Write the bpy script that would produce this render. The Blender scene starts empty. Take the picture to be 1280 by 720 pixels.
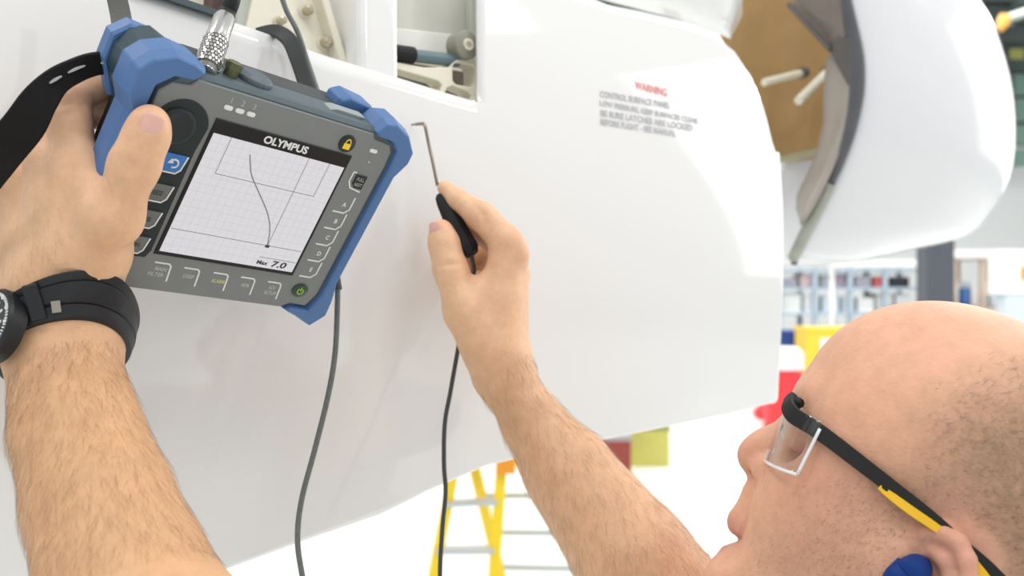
import bpy, bmesh, math, random
import numpy as np
from mathutils import Vector, Matrix, Euler

# ------------------------------------------------------------------ camera, world, lights, exposure
SC = bpy.context.scene
COL = SC.collection
FPX = 1244.0                      # focal length for a 1280 x 720 frame
EYE = 1.65
cam_data = bpy.data.cameras.new('camera')
cam_data.sensor_width = 36.0
cam_data.lens = 36.0 * FPX / 1280.0
cam_data.clip_start = 0.02
cam_data.dof.use_dof = True
cam_data.dof.focus_distance = 0.66
cam_data.dof.aperture_fstop = 7.5
cam = bpy.data.objects.new('camera', cam_data)
COL.objects.link(cam)
cam.location = (0, 0, EYE)
cam.rotation_euler = (math.pi / 2, 0, 0)
SC.camera = cam

world = bpy.data.worlds.new('hangar_daylight')
SC.world = world
world.use_nodes = True
bg = world.node_tree.nodes['Background']
bg.inputs[0].default_value = (0.97, 0.985, 1.0, 1)
bg.inputs[1].default_value = 0.76

def area(name, loc, target, sx, sy, power, color=(1, 1, 1)):
    l = bpy.data.lights.new(name, 'AREA')
    l.shape = 'RECTANGLE'; l.size = sx; l.size_y = sy; l.energy = power; l.color = color
    o = bpy.data.objects.new(name, l); COL.objects.link(o)
    o.location = loc
    d = Vector(target) - Vector(loc)
    o.rotation_euler = d.to_track_quat('-Z', 'Y').to_euler()
    return o
area('hangar_door_daylight', (7.5, 4.6, 3.6), (0.2, 0.8, 1.4), 7.0, 4.5, 200, (1.0, 0.99, 0.97))
for i, (lx, ly) in enumerate([(-2.5, -2.0), (0.0, -2.0), (2.5, -2.0), (-2.5, 1.5), (2.2, 1.2), (4.5, 3.5), (6.5, 0.5), (-3.0, 9.0), (1.0, 9.0), (5.0, 9.0), (9.0, 9.0), (0.0, 13.0), (4.0, 13.0), (8.0, 13.0)]):
    area('hangar_and_fill_lamp', (lx, ly, 6.2), (lx, ly, 0), 1.6, 0.45, 55 if ly < 5 else 170, (1.0, 0.98, 0.94))  # far-bay lamps are added, at higher power, to whiten the background

SC.view_settings.view_transform = 'Standard'
SC.view_settings.look = 'None'
SC.view_settings.gamma = 1.0
SC.view_settings.exposure = 0.0

random.seed(7)
RNG = np.random.default_rng(7)

# ------------------------------------------------------------------ helpers
def P(px, py, d):
    return np.array([(px - 640.0) / FPX * d, d, EYE - (py - 360.0) / FPX * d])

def ray(px, py):
    return np.array([(px - 640.0) / FPX, 1.0, -(py - 360.0) / FPX])
EYEV = np.array([0, 0, EYE])

def mat(name, color, rough=0.5, metal=0.0, spec=0.5, noise=0.0, nscale=40.0, bump=0.0, bscale=200.0, coat=0.0, emit=None, estr=0.0, trans=0.0, sss=0.0):
    m = bpy.data.materials.new(name); m.use_nodes = True
    nt = m.node_tree; N = nt.nodes; L = nt.links
    b = N['Principled BSDF']
    b.inputs['Base Color'].default_value = (*color, 1)
    b.inputs['Roughness'].default_value = rough
    b.inputs['Metallic'].default_value = metal
    b.inputs['Specular IOR Level'].default_value = spec
    b.inputs['Coat Weight'].default_value = coat
    b.inputs['Coat Roughness'].default_value = 0.05
    b.inputs['Transmission Weight'].default_value = trans
    if emit:
        b.inputs['Emission Color'].default_value = (*emit, 1)
        b.inputs['Emission Strength'].default_value = estr
    tc = N.new('ShaderNodeTexCoord')
    if noise > 0:
        n = N.new('ShaderNodeTexNoise'); n.inputs['Scale'].default_value = nscale; n.inputs['Detail'].default_value = 6
        L.new(tc.outputs['Object'], n.inputs['Vector'])
        mx = N.new('ShaderNodeMix'); mx.data_type = 'RGBA'
        mx.inputs[6].default_value = (*[c * (1 - noise) for c in color], 1)
        mx.inputs[7].default_value = (*[min(1, c * (1 + noise)) for c in color], 1)
        L.new(n.outputs['Fac'], mx.inputs[0]); L.new(mx.outputs[2], b.inputs['Base Color'])
    if bump > 0:
        n2 = N.new('ShaderNodeTexNoise'); n2.inputs['Scale'].default_value = bscale; n2.inputs['Detail'].default_value = 4
        L.new(tc.outputs['Object'], n2.inputs['Vector'])
        bp = N.new('ShaderNodeBump'); bp.inputs['Strength'].default_value = bump; bp.inputs['Distance'].default_value = 0.001
        L.new(n2.outputs['Fac'], bp.inputs['Height']); L.new(bp.outputs[0], b.inputs['Normal'])
    return m

def mesh_obj(name, verts, faces, m=None, parent=None, smooth=False):
    me = bpy.data.meshes.new(name)
    me.from_pydata([tuple(map(float, v)) for v in verts], [], [tuple(map(int, f)) for f in faces])
    me.update()
    if smooth:
        me.polygons.foreach_set('use_smooth', [True] * len(me.polygons))
    if m: me.materials.append(m)
    o = bpy.data.objects.new(name, me); COL.objects.link(o)
    if parent: o.parent = parent
    return o

def fix_normals(o):
    bm = bmesh.new(); bm.from_mesh(o.data)
    bmesh.ops.recalc_face_normals(bm, faces=bm.faces)
    bm.to_mesh(o.data); bm.free(); return o

def bevel(o, w, seg=2, angle=35):
    md = o.modifiers.new('bevel', 'BEVEL'); md.width = w; md.segments = seg
    md.limit_method = 'ANGLE'; md.angle_limit = math.radians(angle)
    return o

def tag(o, label=None, cat=None, group=None, kind=None):
    if label: o['label'] = label
    if cat: o['category'] = cat
    if group: o['group'] = group
    if kind: o['kind'] = kind
    return o

def thing(name, label, cat, group=None, loc=(0, 0, 0)):
    o = bpy.data.objects.new(name, None); COL.objects.link(o)
    o.empty_display_size = 0.05
    o.location = loc
    return tag(o, label, cat, group)

class MB:
    def __init__(self): self.v = []; self.f = []
    def add(self, vs, fs):
        b = len(self.v); self.v += [np.asarray(v, float) for v in vs]; self.f += [tuple(i + b for i in f) for f in fs]
    def box(self, c, s, R=None):
        c = np.asarray(c, float); s = np.asarray(s, float) / 2
        vs = [np.array([x, y, z]) * s for x in (-1, 1) for y in (-1, 1) for z in (-1, 1)]
        if R is not None: vs = [np.asarray(R) @ v for v in vs]
        self.add([v + c for v in vs], [(0, 1, 3, 2), (4, 6, 7, 5), (0, 4, 5, 1), (2, 3, 7, 6), (0, 2, 6, 4), (1, 5, 7, 3)])
    def bar(self, a, b, w, t, up=(0, 0, 1)):
        a = np.asarray(a, float); b = np.asarray(b, float); d = b - a; l = np.linalg.norm(d); d = d / l
        s = np.cross(d, up)
        if np.linalg.norm(s) < 1e-6: s = np.cross(d, (1, 0, 0))
        s /= np.linalg.norm(s); u = np.cross(s, d)
        self.box((a + b) / 2, (l, w, t), np.stack([d, s, u], 1))
    def tube(self, pts, r, n=10, cap=True):
        pts = [np.asarray(p, float) for p in pts]; m = len(pts)
        rs = r if hasattr(r, '__len__') else [r] * m
        prev = None; rings = []
        for i, p in enumerate(pts):
            t = pts[min(i + 1, m - 1)] - pts[max(i - 1, 0)]
            t = t / (np.linalg.norm(t) + 1e-12)
            if prev is None:
                a = np.array([0, 0, 1.0]) if abs(t[2]) < 0.9 else np.array([1.0, 0, 0])
                s = np.cross(t, a)
            else:
                s = prev - t * (prev @ t)
            s /= np.linalg.norm(s); prev = s; u = np.cross(t, s)
            rings.append([p + rs[i] * (math.cos(k * 2 * math.pi / n) * s + math.sin(k * 2 * math.pi / n) * u) for k in range(n)])
        vs = [v for rg in rings for v in rg]; fs = []
        for i in range(m - 1):
            for k in range(n):
                a = i * n + k; b = i * n + (k + 1) % n
                fs.append((a, b, b + n, a + n))
        if cap:
            fs.append(tuple(range(n))[::-1]); fs.append(tuple((m - 1) * n + k for k in range(n)))
        self.add(vs, fs)
    def prism(self, poly, T, layers):
        # poly: list of 2D points; T(u, v, w) -> 3D; layers: [(w, inset)]
        n = len(poly); p = np.asarray(poly, float)
        ar = 0.5 * np.sum(p[:, 0] * np.roll(p[:, 1], -1) - np.roll(p[:, 0], -1) * p[:, 1])
        def inset(d):
            if d == 0: return p
            e = np.roll(p, -1, 0) - p; e /= np.linalg.norm(e, axis=1)[:, None] + 1e-12
            nn = np.stack([-e[:, 1], e[:, 0]], 1) * (1 if ar > 0 else -1)
            b = nn + np.roll(nn, 1, 0); b /= np.maximum(np.sum(b * nn, 1), 0.35)[:, None]
            return p + b * d
        vs = []; fs = []
        for (w, d) in layers: vs += [T(q[0], q[1], w) for q in inset(d)]
        m = len(layers)
        for i in range(m - 1):
            for k in range(n):
                a = i * n + k; b = i * n + (k + 1) % n
                fs.append((a, b, b + n, a + n))
        fs.append(tuple(range(n))[::-1]); fs.append(tuple((m - 1) * n + k for k in range(n)))
        self.add(vs, fs)
    def build(self, name, m, parent=None, smooth=False):
        o = mesh_obj(name, self.v, self.f, m, parent, smooth)
        return fix_normals(o)

def smooth_angle(o, deg=40):
    me = o.data
    me.polygons.foreach_set('use_smooth', [True] * len(me.polygons))
    bm = bmesh.new(); bm.from_mesh(me)
    lim = math.radians(deg)
    for e in bm.edges:
        if len(e.link_faces) == 2 and e.calc_face_angle(0) > lim: e.smooth = False
    bm.to_mesh(me); bm.free()
    return o

def spline(pts, n=8):
    pts = [np.asarray(p, float) for p in pts]; out = []
    q = [2 * pts[0] - pts[1]] + pts + [2 * pts[-1] - pts[-2]]
    for i in range(1, len(q) - 2):
        for k in range(n):
            t = k / n
            a, b, c, d = q[i - 1], q[i], q[i + 1], q[i + 2]
            out.append(0.5 * (2 * b + (c - a) * t + (2 * a - 5 * b + 4 * c - d) * t * t + (3 * b - a - 3 * c + d) * t ** 3))
    out.append(pts[-1]); return out

_dg = None
def text_geo(s, bold=0.0):
    cu = bpy.data.curves.new('t', 'FONT'); cu.body = s; cu.size = 1.0; cu.resolution_u = 3; cu.offset = bold
    o = bpy.data.objects.new('t', cu); COL.objects.link(o)
    bpy.context.view_layer.update()
    dg = bpy.context.evaluated_depsgraph_get()
    me = o.evaluated_get(dg).to_mesh()
    v = np.array([x.co[:2] for x in me.vertices]); f = [tuple(p.vertices) for p in me.polygons]
    o.evaluated_get(dg).to_mesh_clear()
    bpy.data.objects.remove(o); bpy.data.curves.remove(cu)
    v = v - v.min(0)
    return v, f, v.max(0)

# ------------------------------------------------------------------ materials
M_white = mat('gloss_white_paint', (0.785, 0.782, 0.775), 0.05, spec=0.8, noise=0.012, nscale=3, bump=0.02, bscale=6, coat=0.1)
M_white2 = mat('white_nacelle_paint', (0.73, 0.73, 0.75), 0.16, noise=0.012, nscale=2, coat=0.2)
M_cream = mat('cream_primer', (0.74, 0.70, 0.57), 0.5, noise=0.10, nscale=30)
M_beige = mat('beige_primer', (0.50, 0.46, 0.36), 0.5, noise=0.10, nscale=30)
M_greygreen = mat('grey_green_primer', (0.44, 0.47, 0.41), 0.45, noise=0.12, nscale=25)
M_dark = mat('dark_cavity', (0.06, 0.055, 0.045), 0.6)
M_teal = mat('teal_rod_paint', (0.12, 0.19, 0.21), 0.35, noise=0.1)
M_black = mat('black_rubber', (0.012, 0.012, 0.013), 0.55, spec=0.25, bump=0.2, bscale=900)
M_bolt = mat('bolt_metal', (0.50, 0.44, 0.32), 0.35, metal=0.5)
M_tan = mat('tan_insulation', (0.42, 0.265, 0.11), 0.65, noise=0.22, nscale=14)
M_lip = mat('grey_lip', (0.36, 0.32, 0.28), 0.45, noise=0.12, nscale=20)
M_darklip = mat('dark_lip', (0.10, 0.09, 0.085), 0.45, noise=0.2, nscale=30)
M_steel = mat('bare_steel_edge', (0.32, 0.33, 0.33), 0.35, metal=0.6, noise=0.15, nscale=60)

M_case = mat('instrument_grey', (0.195, 0.208, 0.205), 0.5, spec=0.35, noise=0.06, nscale=60, bump=0.12, bscale=1500)
M_rim = mat('instrument_dark_teal', (0.070, 0.100, 0.115), 0.45, noise=0.1, nscale=60, bump=0.1, bscale=1500)
M_caseback = mat('instrument_charcoal', (0.035, 0.042, 0.044), 0.55, bump=0.15, bscale=1200)
M_blue = mat('blue_rubber_bumper', (0.066, 0.155, 0.35), 0.5, noise=0.06, nscale=50, bump=0.15, bscale=1200)
M_bezel = mat('black_bezel', (0.014, 0.014, 0.015), 0.35, spec=0.3)
M_keydark = mat('dark_keypad', (0.018, 0.026, 0.028), 0.5, spec=0.3, noise=0.1)
M_key = mat('grey_key', (0.13, 0.14, 0.135), 0.5, noise=0.05)
M_keyblue = mat('blue_key', (0.03, 0.18, 0.52), 0.4)
M_print = mat('white_print', (0.72, 0.74, 0.72), 0.5)
M_printgrey = mat('grey_print', (0.42, 0.44, 0.42), 0.5)
M_printblack = mat('black_print', (0.03, 0.03, 0.035), 0.5)
M_printyel = mat('yellowish_print', (0.55, 0.55, 0.22), 0.5)
M_yellow = mat('yellow_print', (0.85, 0.60, 0.03), 0.4)
M_green = mat('green_print', (0.30, 0.48, 0.03), 0.4)
M_screen = mat('backlit_screen', (0.35, 0.35, 0.37), 0.30, emit=(0.93, 0.91, 0.97), estr=0.42)
M_line = mat('screen_line_grey', (0.26, 0.26, 0.29), 0.6)
M_gridline = mat('screen_grid_pale', (0.40, 0.40, 0.42), 0.6, emit=(0.9, 0.88, 0.95), estr=0.30)
M_strap = mat('black_webbing', (0.009, 0.008, 0.008), 0.75, spec=0.2, bump=0.4, bscale=1400)
M_strapgrey = mat('dark_grey_strap', (0.06, 0.06, 0.055), 0.6, bump=0.3, bscale=1200)
M_chrome = mat('chrome_plug', (0.62, 0.61, 0.59), 0.22, metal=1.0, noise=0.1)
M_brass = mat('brass_dot', (0.6, 0.30, 0.06), 0.3, metal=0.8)
M_cable = mat('grey_green_cable', (0.13, 0.145, 0.14), 0.45, noise=0.35, nscale=350)
M_cabledark = mat('dark_cable', (0.05, 0.055, 0.055), 0.45)
M_wire = mat('probe_steel', (0.30, 0.24, 0.20), 0.3, metal=0.7)

# ------------------------------------------------------------------ the hangar: floor, wall, roof
M_floor = mat('pale_hangar_floor', (0.80, 0.83, 0.81), 0.18, noise=0.03, nscale=1.5)
M_wall = mat('white_hangar_wall', (0.82, 0.84, 0.84), 0.6, noise=0.02, nscale=1)
M_roof = mat('dark_roof_deck', (0.13, 0.16, 0.15), 0.7, noise=0.3, nscale=2)
M_band = mat('beige_wall_band', (0.42, 0.40, 0.36), 0.6, noise=0.1, nscale=2)
mb = MB(); mb.box((0, 9, -0.05), (40, 30, 0.1)); o = mb.build('floor', M_floor); tag(o, 'pale glossy hangar floor', kind='structure')
mb = MB(); mb.box((0, 20.1, 3.4), (40, 0.2, 6.8)); o = mb.build('wall_back', M_wall); tag(o, 'white far wall of the hangar', kind='structure')
mb = MB(); mb.box((8, 17.0, 7.1), (18, 6.4, 0.2)); o = mb.build('ceiling', M_roof); tag(o, 'dark roof deck over the far bay of the hangar', kind='structure')
mb = MB()
mb.box((8, 19.9, 6.4), (18, 0.15, 0.9)); mb.box((8, 19.9, 5.0), (18, 0.2, 0.5))
for k in range(13): mb.box((1 + k * 1.3, 17, 6.75), (0.12, 6, 0.35))
for k in range(4): mb.box((8, 15.0 + k * 1.3, 6.5), (18, 0.12, 0.25))
o = mb.build('trim_1', M_roof); tag(o, 'dark roof beams above the far bay', kind='structure')
mb = MB(); mb.box((8, 19.85, 5.62), (18, 0.12, 0.5)); o = mb.build('trim_2', M_band); tag(o, 'beige band along the top of the far wall', kind='structure')

# ------------------------------------------------------------------ aircraft cowl (near white body)
TP = 1.19
PN = np.array([1.0, -TP, 0.0]); PN /= np.linalg.norm(PN)      # faces the camera side
PT = np.array([TP, 1.0, 0.0]); PT /= np.linalg.norm(PT)      # runs to the right and away
P0 = np.array([-0.0904, 0.90, 1.65])
def bulge(p):
    z = p[2] - 1.70
    s = (p - P0) @ PT
    return -(z * z) / 2.2 + 0.018 * math.exp(-((s - 0.05) / 0.25) ** 2) * 0
def surf(px, py, off=0.0):
    r = ray(px, py); t = ((P0 - EYEV) @ PN) / (r @ PN)
    for _ in range(5):
        p = EYEV + r * t
        e = (p - P0) @ PN - bulge(p) - off
        t -= e / (r @ PN)
    return EYEV + r * t
def surf_n(px, py):
    p = surf(px, py); n = PN.copy(); z = p[2] - 1.70
    n = n + np.array([0, 0, z / 1.1]); return n / np.linalg.norm(n)

cowl = thing('aircraft_cowl', 'glossy white aircraft cowl panel with small warning text, behind the grey tester', 'aircraft panel', loc=P(600, 360, 0.95))
def own(o, root):
    o.parent = root; o.matrix_parent_inverse = Matrix.Translation(-root.location); return o

def interp(tab, x):
    xs = [a for a, _ in tab]; ys = [b for _, b in tab]
    return float(np.interp(x, xs, ys))
TOP = [(-320, -166), (0, -66), (130, -24), (200, -2), (275, 23), (320, 37), (400, 68), (500, 98), (560, 117), (598, 128)]
TOP2 = [(598, -120), (680, -90), (690, -40), (720, -10), (760, 6), (800, 14), (860, 28), (910, 45), (938, 64), (955, 95), (966, 140), (972, 190)]
BOT = [(-320, 1000), (0, 822), (100, 775), (275, 706), (380, 668), (480, 634), (540, 604), (610, 574), (680, 557), (750, 543), (860, 521), (940, 505), (972, 497)]
SEAM = [(598, 128), (640, 141), (720, 160), (972, 200)]
RIM = [(45, 905), (64, 936), (95, 954), (140, 965), (190, 972), (250, 976), (300, 977), (380, 976), (440, 973), (497, 970)]
cols_l = list(np.linspace(-320, 598, 46)); cols_r = list(np.linspace(598, 910, 32)) + list(np.linspace(915, 976, 22))
def rimx(x, y):
    return 900 + (x - 900) * (interp(RIM, y) - 900) / 76.0 if x > 900 else x
rr = 0.013
def cowl_grid(cols, top, bot, nr, roll_right, roll_low):
    pts = []; nor = []
    for x in cols:
        xc = min(x, 972); yt, yb = interp(top, xc), interp(bot, xc); c = []; n_ = []
        for j in range(nr + 1):
            y = yt + (yb - yt) * j / nr; xx = rimx(x, y); c.append(surf(xx, y)); n_.append(surf_n(xx, y))
        pts.append(c); nor.append(n_)
    if roll_right:
        e0, n0 = pts[-1], nor[-1]
        for k in range(1, 9):
            th = min(k / 6 * math.pi / 2, math.pi / 2)
            pts.append([e + PT * rr * math.sin(th) - n * (rr * (1 - math.cos(th)) + (0.03 * (k - 6) if k > 6 else 0)) for e, n in zip(e0, n0)]); nor.append(n0)
    if roll_low:
        for i in range(len(pts)):
            e = pts[i][nr]; n = nor[i][nr]
            for k in range(1, 7):
                th = min(k / 5, 1) * math.pi / 2
                pts[i].append(e + np.array([0, 0, -1.0]) * 0.010 * math.sin(th) - n * (0.010 * (1 - math.cos(th)) + (0.05 if k > 5 else 0)))
    nj = len(pts[0]); vs = [p for c in pts for p in c]
    return vs, [(i * nj + j, i * nj + j + 1, (i + 1) * nj + j + 1, (i + 1) * nj + j) for i in range(len(pts) - 1) for j in range(nj - 1)]
cb = MB()
cb.add(*cowl_grid(cols_l, TOP, BOT, 30, False, True))
cb.add(*cowl_grid(cols_r, SEAM, BOT, 30, True, True))
cb.add(*cowl_grid(cols_r, TOP2, SEAM, 14, True, False))
TOPFIX = None
skin = own(mesh_obj('cowl_skin', cb.v, cb.f, M_white, None, True), cowl)
bm = bmesh.new(); bm.from_mesh(skin.data)
bmesh.ops.remove_doubles(bm, verts=bm.verts, dist=0.0003)
bmesh.ops.recalc_face_normals(bm, faces=bm.faces)
bm.to_mesh(skin.data); bm.free()
if sum((p.normal.dot(Vector(PN)) for p in skin.data.polygons)) < 0: skin.data.flip_normals()
sd = skin.modifiers.new('thick', 'SOLIDIFY'); sd.thickness = 0.004; sd.offset = -1

def plate(name, pxs, off, th, m, parent=cowl, bev=0.0015, inset=0.0):
    mbx = MB()
    mbx.prism([(x, y) for x, y in pxs], lambda u, v, w: surf(u, v, -off) - PN * w, [(0, 0), (th, 0)])
    o = own(mbx.build(name, m), parent)
    if bev: bevel(o, bev)
    return o
def holed_plate(name, outer, holes, off, th, m, parent=cowl):
    bm = bmesh.new(); edges = []
    for loop in [outer] + holes:
        lv = [bm.verts.new(surf(x, y, -off)) for x, y in loop]
        for i in range(len(lv)): edges.append(bm.edges.new((lv[i], lv[(i + 1) % len(lv)])))
    r = bmesh.ops.triangle_fill(bm, use_beauty=True, use_dissolve=False, edges=edges)
    fcs = list(bm.faces)
    ex = bmesh.ops.extrude_face_region(bm, geom=fcs)
    vv = [g for g in ex['geom'] if isinstance(g, bmesh.types.BMVert)]
    bmesh.ops.translate(bm, verts=vv, vec=Vector(-PN * th))
    bmesh.ops.recalc_face_normals(bm, faces=bm.faces)
    me = bpy.data.meshes.new(name); bm.to_mesh(me); bm.free(); me.materials.append(m)
    o = bpy.data.objects.new(name, me); COL.objects.link(o); own(o, parent)
    return o
def rounded(x0, y0, x1, y1, r, n=4):
    out = []
    for cx, cy, a0 in ((x1 - r, y1 - r, 0), (x0 + r, y1 - r, 90), (x0 + r, y0 + r, 180), (x1 - r, y0 + r, 270)):
        for k in range(n + 1):
            a = math.radians(a0 + 90 * k / n); out.append((cx + r * math.cos(a), cy + r * math.sin(a)))
    return out
def skew(pl, cx, cy, sx, sy):       # shear a small outline to follow the receding panel
    return [(x + (y - cy) * sx, y + (x - cx) * sy) for x, y in pl]

plate('panel_strut', [(449, -130), (500, -130), (499, 40), (500, 120), (452, 110), (450, 40)], 0.006, 0.10, M_white, bev=0.006)
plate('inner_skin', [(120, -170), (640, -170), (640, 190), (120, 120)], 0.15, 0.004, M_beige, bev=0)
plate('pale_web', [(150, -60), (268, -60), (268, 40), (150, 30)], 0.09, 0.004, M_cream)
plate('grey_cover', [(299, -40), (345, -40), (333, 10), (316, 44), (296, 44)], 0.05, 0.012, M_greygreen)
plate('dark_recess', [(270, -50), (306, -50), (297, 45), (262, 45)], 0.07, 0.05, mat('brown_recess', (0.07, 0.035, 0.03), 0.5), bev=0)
plate('rib_plate', [(330, -60), (386, -60), (440, 95), (300, 70)], 0.045, 0.006, mat('pale_rib', (0.78, 0.74, 0.62), 0.5, noise=0.12, nscale=40))
plate('rib_flange', [(384, -60), (394, -60), (437, 84), (428, 84)], 0.030, 0.035, M_cream)
plate('side_web', [(392, -60), (452, -60), (452, 110), (436, 110)], 0.075, 0.006, M_greygreen)
plate('corner_block', [(434, 58), (452, 52), (452, 88), (440, 88)], 0.05, 0.03, M_teal)
for (bx, by, br) in ((354, 25, 5), (387, 12, 6), (410, 52, 6.5)):
    mbx = MB()
    c = surf(bx, by, -0.036)
    mbx.tube([c - PN * 0.012, c + PN * 0.001, c + PN * 0.0035], [br / 1450, br / 1450, br / 1450 * 0.6], 12)
    hexr = MB()
    hexr.tube([c - PN * 0.010, c - PN * 0.007], br / 1450 * 1.5, 14)
    b = own(mbx.build('bolt', M_bolt), cowl)
    w = hexr.build('washer', M_cream); w.parent = b
# second opening: curved sheet, rod and machined bracket
plate('curved_sheet', [(490, -60), (615, -60), (612, 62), (560, 58), (490, 42)], 0.055, 0.006, mat('grey_sheet', (0.58, 0.58, 0.52), 0.35, noise=0.15, nscale=15), bev=0)
plate('sheet_flange', [(490, 34), (600, 46), (600, 78), (490, 66)], 0.048, 0.006, mat('pale_flange', (0.82, 0.81, 0.76), 0.4, noise=0.05))
mbx = MB(); mbx.tube([surf(503, 68, -0.026), surf(572, 76, -0.026)], 0.0062, 14); own(mbx.build('link_rod', M_teal), cowl)
mbx = MB(); mbx.tube([surf(492, 66, -0.022), surf(516, 69.3, -0.022)], 0.0080, 14); rodend = own(mbx.build('rod_boot', M_black), cowl)
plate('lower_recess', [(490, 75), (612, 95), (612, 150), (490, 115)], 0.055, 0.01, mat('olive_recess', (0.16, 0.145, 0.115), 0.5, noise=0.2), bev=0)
h1 = skew(rounded(566, 80, 594, 107, 6), 580, 93, 0, 0.18)
h2 = [(496, 86), (548, 101), (553, 106), (551, 114), (496, 98)]
h3 = [(559, 110), (566, 107), (586, 115), (590, 120), (586, 127), (556, 117)]
br = holed_plate('machined_bracket', [(488, 76), (530, 84), (562, 84), (574, 70), (598, 72), (604, 90), (606, 150), (540, 125), (488, 104)], [h1, h2, h3], 0.020, 0.020, mat('bracket_cream', (0.78, 0.74, 0.60), 0.42, noise=0.1, nscale=30))
bevel(br, 0.0012, 2)
lugc = surf(584, 56, -0.012)
mbx = MB(); mbx.tube([lugc - PN * 0.016, lugc, lugc + PN * 0.001], [0.0142, 0.0142, 0.0130], 28); lug = own(smooth_angle(mbx.build('pivot_lug', mat('lug_grey', (0.27, 0.265, 0.215), 0.4, noise=0.1))), cowl)
mbx = MB(); mbx.tube([lugc - PN * 0.002, lugc + PN * 0.003, lugc + PN * 0.003, lugc - PN * 0.001], [0.0062, 0.0058, 0.0032, 0.0030], 20); b2 = mbx.build('bushing', M_cream); b2.parent = lug
mbx = MB(); mbx.tube([lugc, lugc + PN * 0.0016], 0.0032, 12); b3 = mbx.build('bushing_bore', M_black); b3.parent = lug
plate('hinge_rib', [(588, -20), (598, -20), (600, 42), (590, 45)], 0.04, 0.01, M_greygreen)
# black seal strip along the upper edge
mbx = MB()
sp = [surf(x, interp(TOP, x) - 3, 0.001) for x in np.linspace(150, 277, 18)]
for a, b in zip(sp[:-1], sp[1:]): mbx.bar(a, b, 0.010, 0.0048)
own(mbx.build('seal_strip', M_rim), cowl)
# upper white fairing above the text panel
FA = P(700, -60, 1.6)
fr = []
for i in range(17):
    a = i / 16
    x = 690 + (928 - 690) * a
    yb = interp([(690, -20), (760, 2), (800, 12), (860, 28), (900, 43), (917, 50), (928, 20)], x)
    ring = []
    for k in range(9):
        b = k / 8
        y = -160 + (yb + 160) * math.sin(b * math.pi / 2) if k < 8 else yb
        dd = 1.42 + 0.10 * (a ** 3) + 0.12 * b ** 4
        ring.append(P(x, -160 + (yb + 160) * b, dd))
    fr.append(ring)
vs = [p for r in fr for p in r]; fs = [(i * 9 + j, i * 9 + j + 1, (i + 1) * 9 + j + 1, (i + 1) * 9 + j) for i in range(16) for j in range(8)]
uf = own(mesh_obj('upper_fairing', vs, fs, M_white, None, True), cowl); fix_normals(uf)
if sum(p.normal.y for p in uf.data.polygons) > 0: uf.data.flip_normals()
s_ = uf.modifiers.new('thick', 'SOLIDIFY'); s_.thickness = 0.02; s_.offset = -1
# warning stencil
def stencil(txt, p0, p1, hpx, m, name, bold=0.0):
    v, f, mx = text_geo(txt, bold)
    p0 = np.array(p0, float); p1 = np.array(p1, float); d = p1 - p0
    out = []
    for q in v:
        pp = p0 + d * (q[0] / mx[0]) + np.array([0.0, -hpx]) * (q[1] / mx[1])
        out.append(surf(pp[0], pp[1], 0.0006))
    return own(mesh_obj(name, out, f, m), cowl)
M_sten = mat('grey_stencil_paint', (0.46, 0.46, 0.48), 0.5)
M_stenred = mat('red_stencil_paint', (0.78, 0.26, 0.23), 0.5)
stencil('WARNING', (794, 111), (834, 121), 10, M_stenred, 'warning_text', 0.02)
stencil('CONTROL SURFACE PANEL', (750, 121), (838, 136), 8, M_sten, 'warning_text', 0.03)
stencil('LOW PRESSURE, KEEP SURFACES CLEAR', (750, 133), (873, 156), 8, M_sten, 'warning_text', 0.03)
stencil('BE SURE LATCHES ARE LOCKED', (751, 145), (866, 164), 8, M_sten, 'warning_text', 0.03)
stencil('BEFORE FLIGHT - SEE MANUAL', (751, 156), (845, 171), 8, M_sten, 'warning_text', 0.03)

# ------------------------------------------------------------------ engine nacelle at right
nac = thing('engine_nacelle', 'rounded white engine nacelle with open brown interior, at the upper right', 'nacelle', loc=P(1140, 200, 1.9))
RIML = [(1048, -60), (1054, -20), (1062, 20), (1070, 60), (1072, 90), (1070, 125), (1062, 165), (1050, 200), (1034, 235), (1016, 272), (992, 322)]
SILR = [(1180, -70), (1218, -10), (1240, 25), (1255, 65), (1266, 110), (1270, 160), (1267, 205), (1256, 240), (1236, 270), (1206, 296), (1120, 317)]
def resample(tab, n):
    a = np.array(tab, float); s = np.r_[0, np.cumsum(np.linalg.norm(np.diff(a, axis=0), axis=1))]
    t = np.linspace(0, s[-1], n); return np.stack([np.interp(t, s, a[:, 0]), np.interp(t, s, a[:, 1])], 1)
NV = 28; Lc = resample(spline([np.array(p) for p in RIML], 4), NV); Rc = resample(spline([np.array(p) for p in SILR], 4), NV)
front = []; NU = 22
for j in range(NV):
    rowp = []
    v = j / (NV - 1)
    vert = math.sqrt(max(0.0, 1 - (max(0, v - 0.35) / 0.68) ** 2))     # curls under towards the bottom
    for i in range(NU + 1):
        u = i / NU
        us = math.sin(u * math.pi / 2)
        x = Lc[j][0] + (Rc[j][0] - Lc[j][0]) * us; y = Lc[j][1] + (Rc[j][1] - Lc[j][1]) * us
        sag = 10 * math.sin(math.pi * us) * (v ** 3)
        dep = 1.72 + 0.22 * (1 - math.cos(u * math.pi / 2)) + 0.20 * (1 - vert)
        rowp.append(P(x, y + sag, dep))
    front.append(rowp)
back = []
for j in range(NV):
    rowp = []
    for i in range(1, 9):
        u = i / 8
        r = front[j][NU]; l = front[j][0] + np.array([0, 0.42, 0])
        mid = r + (l - r) * u + np.array([0.06, 0.12, 0]) * math.sin(math.pi * u)
        rowp.append(mid)
    back.append(rowp)
rows = [front[j] + back[j] for j in range(NV)]
W = len(rows[0]); vs = [p for r in rows for p in r]; fs = [(j * W + i, j * W + i + 1, (j + 1) * W + i + 1, (j + 1) * W + i) for j in range(NV - 1) for i in range(W - 1)]
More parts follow.
